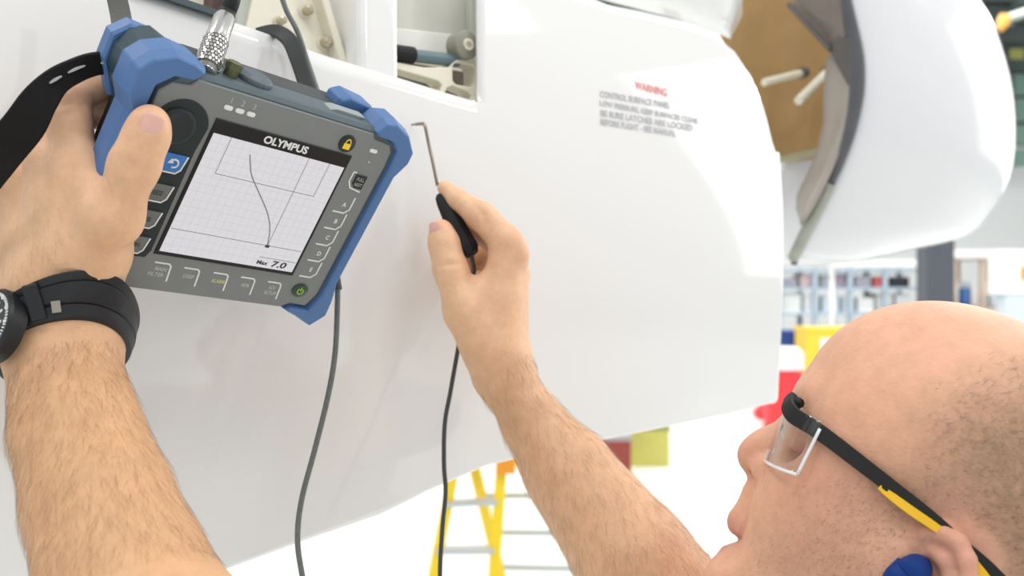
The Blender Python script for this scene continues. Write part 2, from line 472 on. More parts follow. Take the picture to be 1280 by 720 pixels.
shell = own(mesh_obj('nacelle_shell', vs, fs, M_white2, None, True), nac); fix_normals(shell)
cen = np.mean(np.array(vs), 0)
if sum(p.normal.dot(p.center - Vector(cen)) for p in shell.data.polygons) < 0: shell.data.flip_normals()
s_ = shell.modifiers.new('thick', 'SOLIDIFY'); s_.thickness = 0.012; s_.offset = -1
# steel edge strip following the rim
mbx = MB()
edge = [P(x, y, 1.715 + 0.2 * (1 - math.sqrt(max(0.0, 1 - (max(0, k / (NV - 1) - 0.35) / 0.68) ** 2)))) for k, (x, y) in enumerate(Lc)]
kk = int(NV * .72)
mbx.tube(edge[:kk + 1], [0.009 + .004 * math.exp(-((k - 11) / 4.0) ** 2) for k in range(kk + 1)], 10); own(mbx.build('rim_edge', mat('dark_rim_seal', (.085, .088, .10), .45, noise=.3, nscale=30), None, True), nac)
mbx = MB(); mbx.tube(edge[kk:], [0.0115] * (NV - kk), 10); own(mbx.build('rim_edge', mat('olive_steel_edge', (.34, .35, .30), .4, metal=.4, noise=.2, nscale=40), None, True), nac)
def free_plate(name, pts3, th, m, parent, bev=0.002):
    pts3 = [np.asarray(p, float) for p in pts3]
    c = np.mean(pts3, 0); n = np.zeros(3)
    for i in range(len(pts3)): n += np.cross(pts3[i] - c, pts3[(i + 1) % len(pts3)] - c)
    n /= np.linalg.norm(n)
    if n[1] < 0: n = -n
    k = len(pts3); vs = pts3 + [p + n * th for p in pts3]
    fs = [tuple(range(k)), tuple(range(2 * k - 1, k - 1, -1))] + [(i, (i + 1) % k, k + (i + 1) % k, k + i) for i in range(k)]
    o = own(mesh_obj(name, vs, fs, m), parent); fix_normals(o)
    if bev: bevel(o, bev)
    return o
# inner lip: a strip of curved sheet just inside the rim
lipo = resample([(1036, 70), (1032, 120), (1033, 150), (1024, 190), (1012, 220), (999, 243), (999, 262), (1004, 274)], 16)
lipi = resample([(1070, 62), (1069, 110), (1063, 150), (1054, 180), (1042, 210), (1030, 236), (1018, 258), (1004, 282)], 16)
vs = []; fs = []
for k in range(16):
    for a in range(5):
        t = a / 4
        x = lipo[k] + (lipi[k] - lipo[k]) * t
        vs.append(P(x[0], x[1], 1.86 - 0.13 * t + 0.02 * math.sin(math.pi * t)))
for k in range(15):
    for a in range(4): fs.append((k * 5 + a, k * 5 + a + 1, (k + 1) * 5 + a + 1, (k + 1) * 5 + a))
lp = own(mesh_obj('inner_lip', vs, fs, M_lip, None, True), nac); fix_normals(lp); s_ = lp.modifiers.new('t', 'SOLIDIFY'); s_.thickness = 0.006
free_plate('lip_bracket', [P(1034, 58, 1.80), P(1064, 26, 1.715), P(1071, 110, 1.715), P(1058, 106, 1.74), P(1047, 84, 1.78)], 0.006, M_darklip, nac)
free_plate('upper_flap', [P(990, 8, 1.86), P(1005, -60, 1.86), P(1046, -60, 1.73), P(1058, 42, 1.73), P(1038, 60, 1.80)], 0.006, mat('brown_grey_flap', (0.20, 0.165, 0.14), 0.5, noise=0.15, nscale=25), nac)
mbx = MB(); mbx.tube([P(986, 5, 1.85), P(1012, 34, 1.82), P(1038, 62, 1.79)], 0.005, 8); own(mbx.build('flap_edge', M_darklip), nac)
mbx = MB(); mbx.tube([P(1046, -40, 1.72), P(1054, 0, 1.72), P(1060, 45, 1.72)], 0.006, 8); own(mbx.build('flap_edge', M_darklip), nac)
# brown inside wall
vs = []; fs = []
for i in range(13):
    a = i / 12
    for j in range(11):
        b = j / 10
        x = 895 + (1065 - 895) * a; y = -60 + ((212 - 18 * a) + 60) * b
        vs.append(P(x, y, 2.02 + 0.10 * math.sin(a * math.pi) + 0.03 * b))
for i in range(12):
    for j in range(10): fs.append((i * 11 + j, i * 11 + j + 1, (i + 1) * 11 + j + 1, (i + 1) * 11 + j))
bk = own(mesh_obj('inner_wall', vs, fs, M_tan, None, True), nac); fix_normals(bk); s_ = bk.modifiers.new('t', 'SOLIDIFY'); s_.thickness = 0.02
mbx = MB(); a, b = P(955, 204, 2.05), P(1035, 187, 2.05); mbx.bar(a, b, 0.02, 0.012); own(mbx.build('inner_wall_flange', mat('olive_flange', (0.42, 0.40, 0.26), 0.5)), nac)
for (a, b, r) in ((P(955, 103, 1.95), P(1003, 91, 2.03), 0.0075), (P(998, 126, 1.90), P(1036, 88, 2.02), 0.0085)):
    mbx = MB(); mbx.tube([a, b], r, 12); rd = own(mbx.build('brace_rod', M_cream, None), nac); smooth_angle(rd)
    mbx = MB(); mbx.tube([b - (b - a) * 0.06, b + (b - a) * 0.08], r * 1.5, 12); cl = mbx.build('rod_clamp', M_darklip); cl.parent = rd
mbx = MB(); c = P(993, 326, 1.90); mbx.tube([c + np.array([0, 0, .008]), c + np.array([0, 0, -.004]), c + np.array([0, 0, -.008])], [0.005, 0.007, 0.004], 10); own(mbx.build('drain_pin', M_black), nac)

# ------------------------------------------------------------------ the handheld tester
DR = np.array([[0.66704402, -0.4859592, -0.56470872], [0.12332112, 0.81954423, -0.55958838], [0.73474089, 0.30362957, 0.60660111]])
DT = np.array([-0.16956972, -0.05722455, .66])
def c2w(p): return np.array([p[0], p[2], EYE - p[1]])
def D(u, v, w=0.0):                    # device millimetres -> world; w runs to the back
    return c2w(DR @ (np.array([u, v, w]) / 1000.0) + DT)
DNRM = c2w(DR[:, 2]) - np.array([0, 0, EYE])          # towards the back of the device
def devpx(px, py, w):                  # where a line of sight meets the plane w of the device
    d = np.array([(px - 640) / FPX, (py - 360) / FPX, 1.0]); n = DR[:, 2]
    return c2w(d * ((n @ DT + w / 1000.0) / (n @ d)))

dev = thing('flaw_detector', 'grey handheld tester with blue corner bumpers and white graph screen, held in left hand', 'tester', loc=D(0, 80, 30))
def dpart(mbx, name, m, parent=None, bev=0.0, seg=2):
    o = mbx.build(name, m)
    if parent is None: own(o, dev)
    else: o.parent = parent; o.matrix_parent_inverse = Matrix.Translation(-dev.location) if parent is dev else Matrix()
    if bev: bevel(o, bev, seg)
    return o
def sub(o, parent):
    o.parent = parent; return o
case = [(-94, -58), (-84, -70), (-62, -73), (62, -73), (84, -68), (93, -56), (93, 62), (80, 76), (58, 79), (-65, 79), (-84, 76), (-94, 62)]
mbx = MB(); mbx.prism(case, D, [(0.5, 3.0), (3.0, 0.5), (6, 0), (24, 0), (27, 2.5)]); body_rim = dpart(mbx, 'case_rim', M_rim)
mbx = MB(); mbx.prism(case, D, [(26, 2), (30, 1), (54, 2), (61, 6)]); dpart(mbx, 'case_back', M_caseback, bev=0.002)
face = [(-93, -48), (-93, -56), (-87, -63), (-76, -64.5), (-73, -69), (61, -69), (64, -65.5), (78, -64.5), (82, -60), (83, -48), (82, 62), (77, 74), (63, 73), (57, 77.5), (-64, 77.5), (-84, 70), (-92, 60)]
mbx = MB(); mbx.prism(face, D, [(2, 0), (-0.3, 0), (-1.0, 0.7)]); dpart(mbx, 'front_plate', M_case)
# bumpers, one at either side
right = [(60, -70.5), (64, -67), (78, -66), (83.5, -61), (84.5, -48), (83.5, 62), (79, 75), (64, 74.5), (58, 79), (64, 82), (73, 85), (89, 92), (100, 80), (99, 66), (95, 50), (96, -42), (102, -55), (101.5, -65), (90, -77), (76, -82.5), (66, -80.5)]
mbx = MB(); mbx.prism(right, D, [(-1.5, 2.2), (-3.0, 3.4), (-2.2, 2.0), (6, 0), (20, 0), (24, 2.0)][1:]); dpart(mbx, 'bumper', M_blue, bev=0.0012)
left = [(-71, -71), (-75, -66.5), (-87, -65.5), (-94.5, -58), (-95, -46), (-95, 60), (-87, 72), (-66, 74.5), (-60, 79), (-74, 86), (-90, 92), (-104, 80), (-105, 62), (-105, -38), (-111, -49), (-111, -66), (-104, -75), (-91, -81), (-78, -79.5), (-68, -75.5)]
mbx = MB(); mbx.prism(left, D, [(-3.0, 3.0), (-2.2, 1.8), (6, 0), (21, 0), (24, 1.5)]); lb = dpart(mbx, 'bumper', M_blue, bev=0.0012)
# rear halves of the corner bumpers, behind the strap slot
lrear = [(-70, -58), (-74, -70), (-90, -76), (-103, -77), (-112, -68), (-112, -52), (-100, -30), (-92, -30), (-92, -55)]
mbx = MB(); mbx.prism(lrear, D, [(39, 1.5), (41, 0), (50, 0), (58, 5)]); dpart(mbx, 'rear_bumper', M_blue, bev=0.0012)
rrear = [(44, -68), (45, -77), (52, -81), (72, -79), (80, -72), (84, -60), (60, -60)]
mbx = MB(); mbx.prism(rrear, D, [(27, 1.5), (30, 0), (46, 0), (50, 3)]); dpart(mbx, 'rear_bumper', M_blue, bev=0.0012)
brear = [(60, 70), (66, 82), (88, 88), (98, 78), (96, 60), (86, 60)]
mbx = MB(); mbx.prism(brear, D, [(24, 0), (46, 0), (54, 5)]); dpart(mbx, 'rear_bumper', M_blue, bev=0.0012)
# slot block in the left corner
mbx = MB(); mbx.prism([(-72, -60), (-78, -74), (-92, -79), (-104, -74.5), (-109.5, -64), (-109, -50), (-99, -34), (-90, -40)], D, [(20, 0), (42, 0)]); dpart(mbx, 'strap_slot', mat('slot_dark_teal', (0.012, 0.040, 0.055), 0.5))
# top window strip near the right corner, connector dome and a small cap
mbx = MB(); mbx.prism([(28, -73), (52, -73), (57, -74.6), (33, -74.6)], D, [(10, 0), (20, 0)]); dpart(mbx, 'top_label', mat('pale_label', (0.30, 0.33, 0.33), 0.4))
mbx = MB()
for k, r in enumerate([12, 11, 8]): pass
rings = [D(-28 + 0, -72.5, 20), D(-28, -76, 20), D(-28, -78, 20)]
mbx.tube(rings, [0.013, 0.0125, 0.008], 20); dpart(mbx, 'socket_cover', M_rim, bev=0.001)
mbx = MB(); mbx.tube([D(-47, -72, 14), D(-47, -82, 14)], 0.0045, 14); mbx.tube([D(-47, -78, 14), D(-47, -81.5, 14)], 0.0053, 14); cap = dpart(mbx, 'socket_cap', mat('olive_cap', (0.10, 0.11, 0.05), 0.35, metal=0.5))
# screen
mbx = MB(); mbx.prism([(-52.5, -49.5), (52.5, -49.5), (53.5, 50), (-53.5, 50)], D, [(0, 0), (-1.5, 0), (-2.0, 0.5)]); bez = dpart(mbx, 'screen_bezel', M_bezel)
mbx = MB(); mbx.prism([(-50.5, -40), (50.5, -40), (51, 47), (-51, 47)], D, [(-1.9, 0), (-2.15, 0)]); scr = dpart(mbx, 'screen', M_screen)
def strips(lines, w, wd, name, m, parent=None):
    mb_ = MB()
    for a in lines:
        for (p, q) in zip(a[:-1], a[1:]):
            p = np.array(p, float); q = np.array(q, float); d = q - p; l = np.linalg.norm(d)
            if l < 1e-6: continue
            n = np.array([-d[1], d[0]]) / l * wd / 2
            e = d / l * wd * 0.2
            c = [p + n - e, p - n - e, q - n + e, q + n + e]
            mb_.add([D(x[0], x[1], w) for x in c], [(0, 1, 2, 3)])
    o = mesh_obj(name, mb_.v, mb_.f, m)
    if parent: sub(o, parent); o.matrix_parent_inverse = Matrix()
    else: own(o, dev)
    return o
def psub(o, part):                      # sub-part under a part that already hangs on the device
    o.parent = part; o.matrix_parent_inverse = Matrix.Translation(-dev.location) @ Matrix(); 
    o.matrix_parent_inverse = Matrix(); return o
grid_l = [[(x, -40), (x, 47)] for x in np.linspace(-50, 50, 19)[1:-1]] + [[(-50, y), (50, y)] for y in np.linspace(-40, 47, 16)[1:-1]]
psub(strips(grid_l, -2.20, 0.45, 'graph_grid', M_gridline), scr)
box_l = [[(-38, -40), (-38, -14), (38, -14), (38, -40)], [(21, -40), (22, 29)], [(-50, 29.5), (50, 29.5)], [(20, 39), (50, 39)]]
psub(strips(box_l, -2.24, 0.5, 'graph_box', M_line), scr)
curve = spline([np.array(p, float) for p in [(-21, -32), (-18, -26), (-13, -18), (-2, -7), (9, 4), (15, 12), (19, 20), (22, 30)]], 6)
psub(strips([[tuple(p) for p in curve]], -2.28, 0.85, 'graph_trace', M_line), scr)
psub(strips([[(20.8, 30), (23.2, 30)]], -2.30, 2.2, 'trace_dot', M_printblack), scr)
def dtext(txt, u, v, h, m, name='lettering', width=None, w=-1.08, bold=0.0, rot=0.0, slant=0.0, parent=None):
    g, f, mx = text_geo(txt, bold); s = h / mx[1]; sx = (width / mx[0]) if width else s
    ca, sa = math.cos(rot), math.sin(rot)
    out = []
    for q in g:
        a = (q[0] - mx[0] / 2) * sx + (q[1] - mx[1] / 2) * s * slant; b = (q[1] - mx[1] / 2) * s
        out.append(D(u + a * ca + b * sa, v - (b * ca - a * sa), w))
    o = mesh_obj(name, out, f, m)
    if parent: psub(o, parent)
    else: own(o, dev)
    return o
dtext('OLYMPUS', 0.5, -44.8, 5.6, M_print, 'brand_lettering', width=34, w=-2.06, bold=0.035, parent=bez)
dtext('7.0', 38, 42.8, 5.2, M_printblack, 'reading_digits', width=12, w=-2.25, bold=0.03, slant=0.15, parent=scr)
dtext('Max', 24.5, 43.2, 3.2, M_printblack, 'reading_digits', width=9, w=-2.25, bold=0.04, parent=scr)
# status lights with digits
for k, (x, s) in enumerate(((-48, '1'), (-40, '2'), (-32, '3'))):
    mbx = MB(); mbx.prism(rounded(x - 3, -59.3, x + 3, -56.3, 1.4), D, [(-0.5, 0), (-1.5, 0), (-1.8, 0.5)]); dpart(mbx, 'status_light', M_print)
    dtext(s, x + 0.3, -63, 3.6, M_printgrey, 'lettering')
mbx = MB(); mbx.prism(rounded(64, -58.6, 70.5, -55.8, 1.3), D, [(-0.5, 0), (-1.5, 0), (-1.8, 0.5)]); dpart(mbx, 'status_light', M_print)
mbx = MB(); mbx.prism([(68 + 0.9 * math.cos(a), -48.5 + 0.9 * math.sin(a)) for a in np.linspace(0, 6.0, 10)], D, [(-0.5, 0), (-1.4, 0)]); dpart(mbx, 'sensor_dot', M_printgrey)
def circ(u, v, r, n=28, ry=None): return [(u + r * math.cos(a), v + (ry or r) * math.sin(a)) for a in np.linspace(0, 2 * math.pi, n, endpoint=False)]
# lock and power buttons
mbx = MB(); mbx.prism(circ(44, -57, 6.4), D, [(-0.5, 0), (-1.8, 0), (-2.3, 0.7)]); lk = dpart(mbx, 'lock_button', M_keydark); smooth_angle(lk)
mbx = MB(); mbx.prism([(41.2, -57.5), (46.8, -57.5), (46.8, -53.2), (41.2, -53.2)], D, [(-2.2, 0), (-2.45, 0)]); psub(mbx.build('padlock_symbol', M_yellow), lk)
mbx = MB(); ring = [D(44 + 1.9 * math.cos(a), -57.8 - 2.8 * math.sin(a), -2.35) for a in np.linspace(0, math.pi, 9)]; mbx.tube(ring, 0.00045, 6); psub(mbx.build('padlock_symbol', M_yellow), lk)
mbx = MB(); mbx.prism(circ(65.5, 61, 6.6, ry=5.6), D, [(-0.5, 0), (-1.8, 0), (-2.3, 0.7)]); pw = dpart(mbx, 'power_button', mat('dark_green_button', (0.022, 0.05, 0.035), 0.4)); smooth_angle(pw)
mbx = MB(); ring = [D(65.5 + 2.3 * math.sin(a), 61.4 - 2.3 * math.cos(a), -2.35) for a in np.linspace(0.6, 5.7, 14)]; mbx.tube(ring, 0.0005, 6); mbx.tube([D(65.5, 58, -2.4), D(65.5, 61.2, -2.4)], 0.0005, 6); psub(mbx.build('power_symbol', M_green), pw)
# dark keypad with its knob and keys
pad = [(-72 + 17.5 * math.cos(a), -38 + 18 * math.sin(a)) for a in np.linspace(math.radians(190), math.radians(350), 16)] + [(-56.5, -25), (-55.8, 48), (-58, 53.5), (-72, 54.5), (-88, 52), (-90, 40), (-90, -30)]
mbx = MB(); mbx.prism(pad, D, [(0, 0), (-1.5, 0), (-1.9, 0.5)]); kp = dpart(mbx, 'keypad', M_keydark)
mbx = MB(); mbx.prism(circ(-75, -38, 11.8, 32), D, [(-1.8, 0), (-3.2, 0), (-4.2, 1.2), (-4.2, 3.0), (-3.4, 4.4)]); kn = psub(mbx.build('knob', M_keydark), kp); smooth_angle(kn)
def keycap(u0, v0, u1, v1, m, txt=None, tm=M_printblack):
    mb_ = MB(); mb_.prism([(u0, v0), (u1 + 1.5, v0), (u1, v1 - 2.5), (u1 - 2.2, v1), (u0, v1)], D, [(-1.6, 0), (-2.8, 0), (-3.2, 0.5)])
    k = psub(mb_.build('key', m), kp)
    o = strips([[(u1 + 1.8, v0), (u1 + 0.4, v1 - 2.4), (u1 - 2.2, v1 + 0.4), (u0, v1 + 0.4)]], -3.25, 1.0, 'key_outline', M_print); psub(o, kp)
    if txt: psub(dtext(txt, (u0 + u1) / 2 + 1.2, (v0 + v1) / 2, 3.2, tm, 'key_lettering', width=8.5, w=-3.3, bold=0.03), kp)
    return k
keycap(-78, -20.5, -61.5, -8.5, M_keyblue)
ringp = [D(-67 + 2.7 * math.cos(a), -14.6 - 2.7 * math.sin(a), -3.4) for a in np.linspace(-1.9, 2.5, 14)]
mbx = MB(); mbx.tube(ringp, 0.0006, 6); mbx.add([D(-71.2, -14.2, -3.4), D(-67.2, -14.6, -3.4), D(-69.4, -18.0, -3.4)][::-1], [(0, 1, 2)]); psub(mesh_obj('return_symbol', mbx.v, mbx.f, M_print), kp)
keycap(-80, 1, -62.2, 12.5, M_key, 'FREEZE')
keycap(-80, 20, -62.2, 31.5, M_key, 'ERASE')
keycap(-80, 39, -62.5, 50.3, M_key, 'GAIN')
# bottom row of keys: white corner mark and its words
for (x, v, t) in ((-38, 56.2, ('MAIN', 'FILTER')), (-17, 57.0, ('DISP',)), (5, 57.4, ('ALARM',)), (26.5, 57.6, ('MEM',)), (48.5, 58.0, ('ADV', 'SETUP'))):
    strips([[(x - 11.5, v), (x - 1.6, v), (x, v + 1.6), (x + 1.2, v + 13)]], -1.12, 1.15, 'key_mark', M_print)
    tm = M_printyel if t[0] == 'ALARM' else M_printgrey
    for k, s in enumerate(t): dtext(s, x - 5.8 - (1.8 if len(s) > 5 else 0), v + (6.2 if len(t) == 1 else 4.6) + 4.3 * k, 3.0, tm, 'lettering', width={3: 6.0, 4: 8.0, 5: 10, 6: 11}[len(s)], bold=0.02)
# right column: full/next key and A to E
mbx = MB(); mbx.prism([(63.5, -37.5), (73, -37.5), (73, -27), (66.5, -27), (63.5, -30)], D, [(-0.5, 0), (-1.6, 0), (-2.0, 0.5)]); fk = dpart(mbx, 'next_key', M_keydark)
strips([[(63, -38.5), (60.5, -38.5), (60.5, -31), (63.5, -26.4), (73, -24.8)]], -1.15, 1.1, 'key_mark', M_print)
dtext('FULL', 68.3, -34.4, 2.6, M_printgrey, 'key_lettering', width=6.5, w=-2.1, parent=fk); dtext('NEXT', 68.3, -30.2, 2.6, M_printgrey, 'key_lettering', width=6.5, w=-2.1, parent=fk)
for k, c in enumerate('ABCDE'):
    v = -7.5 + 13.9 * k
    strips([[(59.5, v + 1.2), (69, v + 1.2), (72.3, v - 2.2), (72.3, v - 12)]], -1.12, 1.15, 'key_mark', M_print)
    dtext(c, 66.3, v - 5.2, 3.4, M_print, 'lettering', bold=0.02)
# hand strap over the back of the hand, and the neck strap that rises from the rear bumper
def band(centres, side, half, th, name, m, parent=None, n=6):
    c = spline(centres, n); s = spline(side, n); h = spline([np.array([x, 0, 0]) for x in half], n)
    mb_ = MB(); vs = []; fs = []
    for i in range(len(c)):
        t = c[min(i + 1, len(c) - 1)] - c[max(i - 1, 0)]; t /= np.linalg.norm(t)
        sd = s[i] - t * (s[i] @ t); sd /= np.linalg.norm(sd); nn = np.cross(t, sd)
        for (a, b) in ((-1, -0.6), (-0.9, -1), (0.9, -1), (1, -0.6), (1, 0.6), (0.9, 1), (-0.9, 1), (-1, 0.6)): vs.append(c[i] + sd * a * h[i][0] + nn * b * th / 2)
    k = 8
    for i in range(len(c) - 1):
        for j in range(k): fs.append((i * k + j, i * k + (j + 1) % k, (i + 1) * k + (j + 1) % k, (i + 1) * k + j))
    fs.append(tuple(range(k))); fs.append(tuple((len(c) - 1) * k + j for j in range(k)))
    mb_.add(vs, fs)
    return mb_.build(name, m, None)
hs = own(band([D(-92, -66, 30), P(150, 76, .598), P(118, 80, .590), P(95, 88, .582), P(70, 102, .576), P(49, 126, .570), P(30, 157, .568), P(-1, 195, .572), P(-45, 255, .60), P(-85, 330, .65), P(-30, 345, .72), D(-90, 76, 56)],
    [np.array([.2, .75, -.55])] * 2 + [np.array([.25, .65, -.6]), np.array([.35, .6, -.65]), np.array([.5, .5, -.5]), np.array([.6, .4, -.4]), np.array([.65, .35, -.4]), np.array([.65, .35, -.35]), np.array([.65, .4, -.3]), np.array([.6, .5, -.2]), np.array([.3, .3, .7]), np.array([.2, .2, .9])],
    [.0062, .0066, .0068, .0070, .0078, .0098, .0112, .0112, .0112, .0112, .011, .009], 0.0042, 'hand_strap', M_strap), dev)
for seg in ([P(62, 104, .5715), P(69, 99.5, .573), P(77, 95, .5745)], [P(85, 91, .577), P(95, 86, .579), P(106, 82, .5825)], [P(126, 79, .589), P(131, 78, .590), P(137, 77, .592)]):
    own(band(seg, [np.array([.4, .55, -.55])] * 3, [.0004, .0008, .0004], .0010, 'strap_pale_strip', M_printgrey), dev)  # short pale strips laid along the hand strap
ns = own(band([D(-104, -70, 46), P(150, 15, .625), P(140, -30, .64), P(132, -75, .65)], [np.array([1, .5, 0])] * 4, [.006, .0062, .0062, .0062], 0.003, 'neck_strap', M_strapgrey), dev)
hd = own(band([P(394, 140, .775), P(382, 105, .79), P(371, 72, .80), P(362, 51, .81), P(350, 41, .82), P(338, 38, .83), P(322, 40, .84)], [np.array([.9, .3, .4])] * 3 + [np.array([.6, .5, .7])] + [np.array([.1, .6, 1.0])] * 3, [.0058, .0058, .0060, .0062, .0056, .0042, .0024], 0.006, 'carry_loop', mat('loop_rubber', (.022, .027, .027), .55, spec=.3)), dev)

# ------------------------------------------------------------------ cables
plug = thing('plug_cable', 'black cable with chrome ribbed plug in the top of the tester', 'cable', loc=D(-62, -75, 16))
dirp = -(D(0, 1, 0) - D(0, 0, 0)); dirp /= np.linalg.norm(dirp)
p0 = devpx(259, 82, 16); p1 = P(281, 22, .640)
ax = (p1 - p0); L_ = np.linalg.norm(ax); ax /= L_
mbx = MB(); r = 0.0078
z = L_ * .50
prof = [(-.009, r * .86), (z, r * .86), (z + .0005, r * .97), (z + .0035, r * .97), (z + .004, r * .90), (L_ * .95, r * .88), (L_, r * .76)]
mbx.tube([p0 + ax * q[0] for q in prof], [q[1] for q in prof], 24); o = own(mbx.build('plug', M_chrome), plug); smooth_angle(o, 30)
mbx = MB(); mbx.tube([p0 - ax * .008, p0 + ax * (z - .0004)], r * .885, 24); cr = mbx.build('knurl_core', mat('knurl_shadow_metal', (.16, .16, .155), .5, metal=.6)); cr.parent = o
nk_ = 9; stp = (z + .004) / nk_
kside = np.cross(ax, DNRM); kside /= np.linalg.norm(kside); kup = np.cross(kside, ax)
for k in range(nk_):
    mbx = MB(); zc = -.004 + stp * (k + .5)
    for t in range(22):
        a_ = 2 * math.pi * (t + .5 * (k % 2)) / 22; rd_ = math.cos(a_) * kside + math.sin(a_) * kup
        mbx.bar(p0 + ax * (zc - stp * .36) + rd_ * r * .96, p0 + ax * (zc + stp * .36) + rd_ * r * .96, r * .20, r * .13, up=rd_)
    kr = mbx.build('knurl_ring', M_chrome); kr.parent = o
mbx = MB(); c = p0 + ax * (z + 0.001); side = np.cross(ax, DNRM); side /= np.linalg.norm(side)
mbx.tube([c - DNRM * r * .80, c - DNRM * r * 1.02], 0.0019, 10); q = mbx.build('plug_dot', M_brass); q.parent = o
mbx = MB(); cpts = spline([p1 - ax * .004, p1 + ax * .006, P(290, 2, .645), P(297, -25, .65), P(305, -80, .66)], 6); mbx.tube(cpts, list(np.linspace(0.0064, 0.0038, len(cpts))), 12); own(mbx.build('cord', M_black, None, True), plug)

thin = thing('thin_grey_cable', 'thin grey cable hanging down from behind the tester', 'cable', loc=P(375, 720, .78))
mbx = MB(); cp = spline([P(343, -40, .82), P(356, 8, .82), P(372, 40, .82), P(384, 76, .82), P(398, 118, .81), P(416, 180, .80), P(424, 260, .80), P(422, 330, .79), P(422, 370, .785), P(419, 440, .78), P(410, 495, .775), P(394, 560, .77), P(377, 625, .765), P(372, 672, .76), P(377, 715, .755), P(392, 790, .75), P(405, 860, .75)], 8)
mbx.tube(cp, 0.0022, 10); own(mbx.build('cord', M_cable, None, True), thin)
mbx = MB(); mbx.tube([P(420, 346, .788), P(422.5, 362, .786)], 0.0034, 10); own(mbx.build('cord_sleeve', M_cabledark, None), thin)

probe = thing('pencil_probe', 'black pencil probe with bent steel tip pressed on the white panel, held in right hand', 'probe', loc=P(560, 300, .868))
tipc = surf(515, 156, 0.002)
wire = spline([tipc, tipc + (P(528, 154.5, .885) - tipc) * 0.8, P(531, 157, .882), P(536, 180, .88), P(541, 203, .876), P(547, 232, .873)], 6)
mbx = MB(); mbx.tube(wire, [0.0010] * 3 + [0.0016] * (len(wire) - 3), 8); own(mbx.build('probe_stem', M_wire, None, True), probe)
hp0 = P(549, 243, .872); hp1 = P(589, 318, .858)
ha = (hp1 - hp0); hl = np.linalg.norm(ha); ha /= hl
mbx = MB(); mbx.tube([hp0 + ha * t * hl for t in (0, .04, .10, .14, .5, .9, 1.0)], [.003, .0050, .0060, .0066, .0092, .0102, .007], 8); own(mbx.build('probe_handle', M_black), probe)
mbx = MB(); cp = spline([hp1, P(592, 345, .874), P(580, 395, .886), P(571, 445, .885), P(563, 490, .88), P(556, 530, .875), P(555, 580, .87), P(557, 615, .865), P(553, 660, .86), P(550, 720, .855), P(552, 800, .85)], 8)
mbx.tube(cp, 0.0020, 10); own(mbx.build('cord', M_cabledark, None, True), probe)

# ------------------------------------------------------------------ implicit body modelling
class Prim:
    __slots__ = ('kind', 'a', 'b', 'ra', 'rb', 'R', 'k', 'op', 'lo', 'hi', 'sq', 'sd')
def rc(a, b, ra, rb, k=0.006, op=1, sq=1.0, sd=None):
    p = Prim(); p.kind = 0; p.a = np.asarray(a, float); p.b = np.asarray(b, float); p.ra = ra; p.rb = rb; p.k = k; p.op = op; p.sq = sq
    p.sd = None if sd is None else np.asarray(sd, float) / np.linalg.norm(sd); p.R = None
    r = max(ra, rb) * max(1, 1 / sq); p.lo = np.minimum(p.a, p.b) - r - k - 0.005; p.hi = np.maximum(p.a, p.b) + r + k + 0.005; return p
def el(c, rad, R=None, k=0.01, op=1):
    p = Prim(); p.kind = 1; p.a = np.asarray(c, float); p.b = np.asarray(rad, float); p.R = np.eye(3) if R is None else np.asarray(R, float); p.k = k; p.op = op
    e = np.sqrt(((p.R * p.b[None, :]) ** 2).sum(1)); p.lo = p.a - e - k - 0.005; p.hi = p.a + e + k + 0.005; return p
def chain(pts, rs, k=0.006, op=1):
    return [rc(pts[i], pts[i + 1], rs[i], rs[i + 1], k, op) for i in range(len(pts) - 1)]
def evalp(p, X):
    if p.kind == 0:
        ab = p.b - p.a; l2 = ab @ ab + 1e-12; d = X - p.a
        t = np.clip((d @ ab) / l2, 0, 1); q = d - t[..., None] * ab
        if p.sd is not None: q = q + (q @ p.sd)[..., None] * p.sd * (p.sq - 1)
        return np.sqrt((q * q).sum(-1)) - (p.ra + (p.rb - p.ra) * t)
    q = (X - p.a) @ p.R
    k0 = np.sqrt(((q / p.b) ** 2).sum(-1)); k1 = np.sqrt(((q / p.b ** 2) ** 2).sum(-1)) + 1e-9
    return k0 * (k0 - 1) / k1
def field(prims, X, use):
    D_ = np.full(X.shape[:-1], 0.05, np.float32)
    for i in use:
        p = prims[i]; d = evalp(p, X).astype(np.float32); k = p.k
        if p.op > 0:
            h = np.maximum(k - np.abs(D_ - d), 0) / k; D_ = np.minimum(D_, d) - h * h * k * 0.25
        else:
            d = -d; h = np.maximum(k - np.abs(D_ - d), 0) / k; D_ = np.maximum(D_, d) + h * h * k * 0.25
    return D_
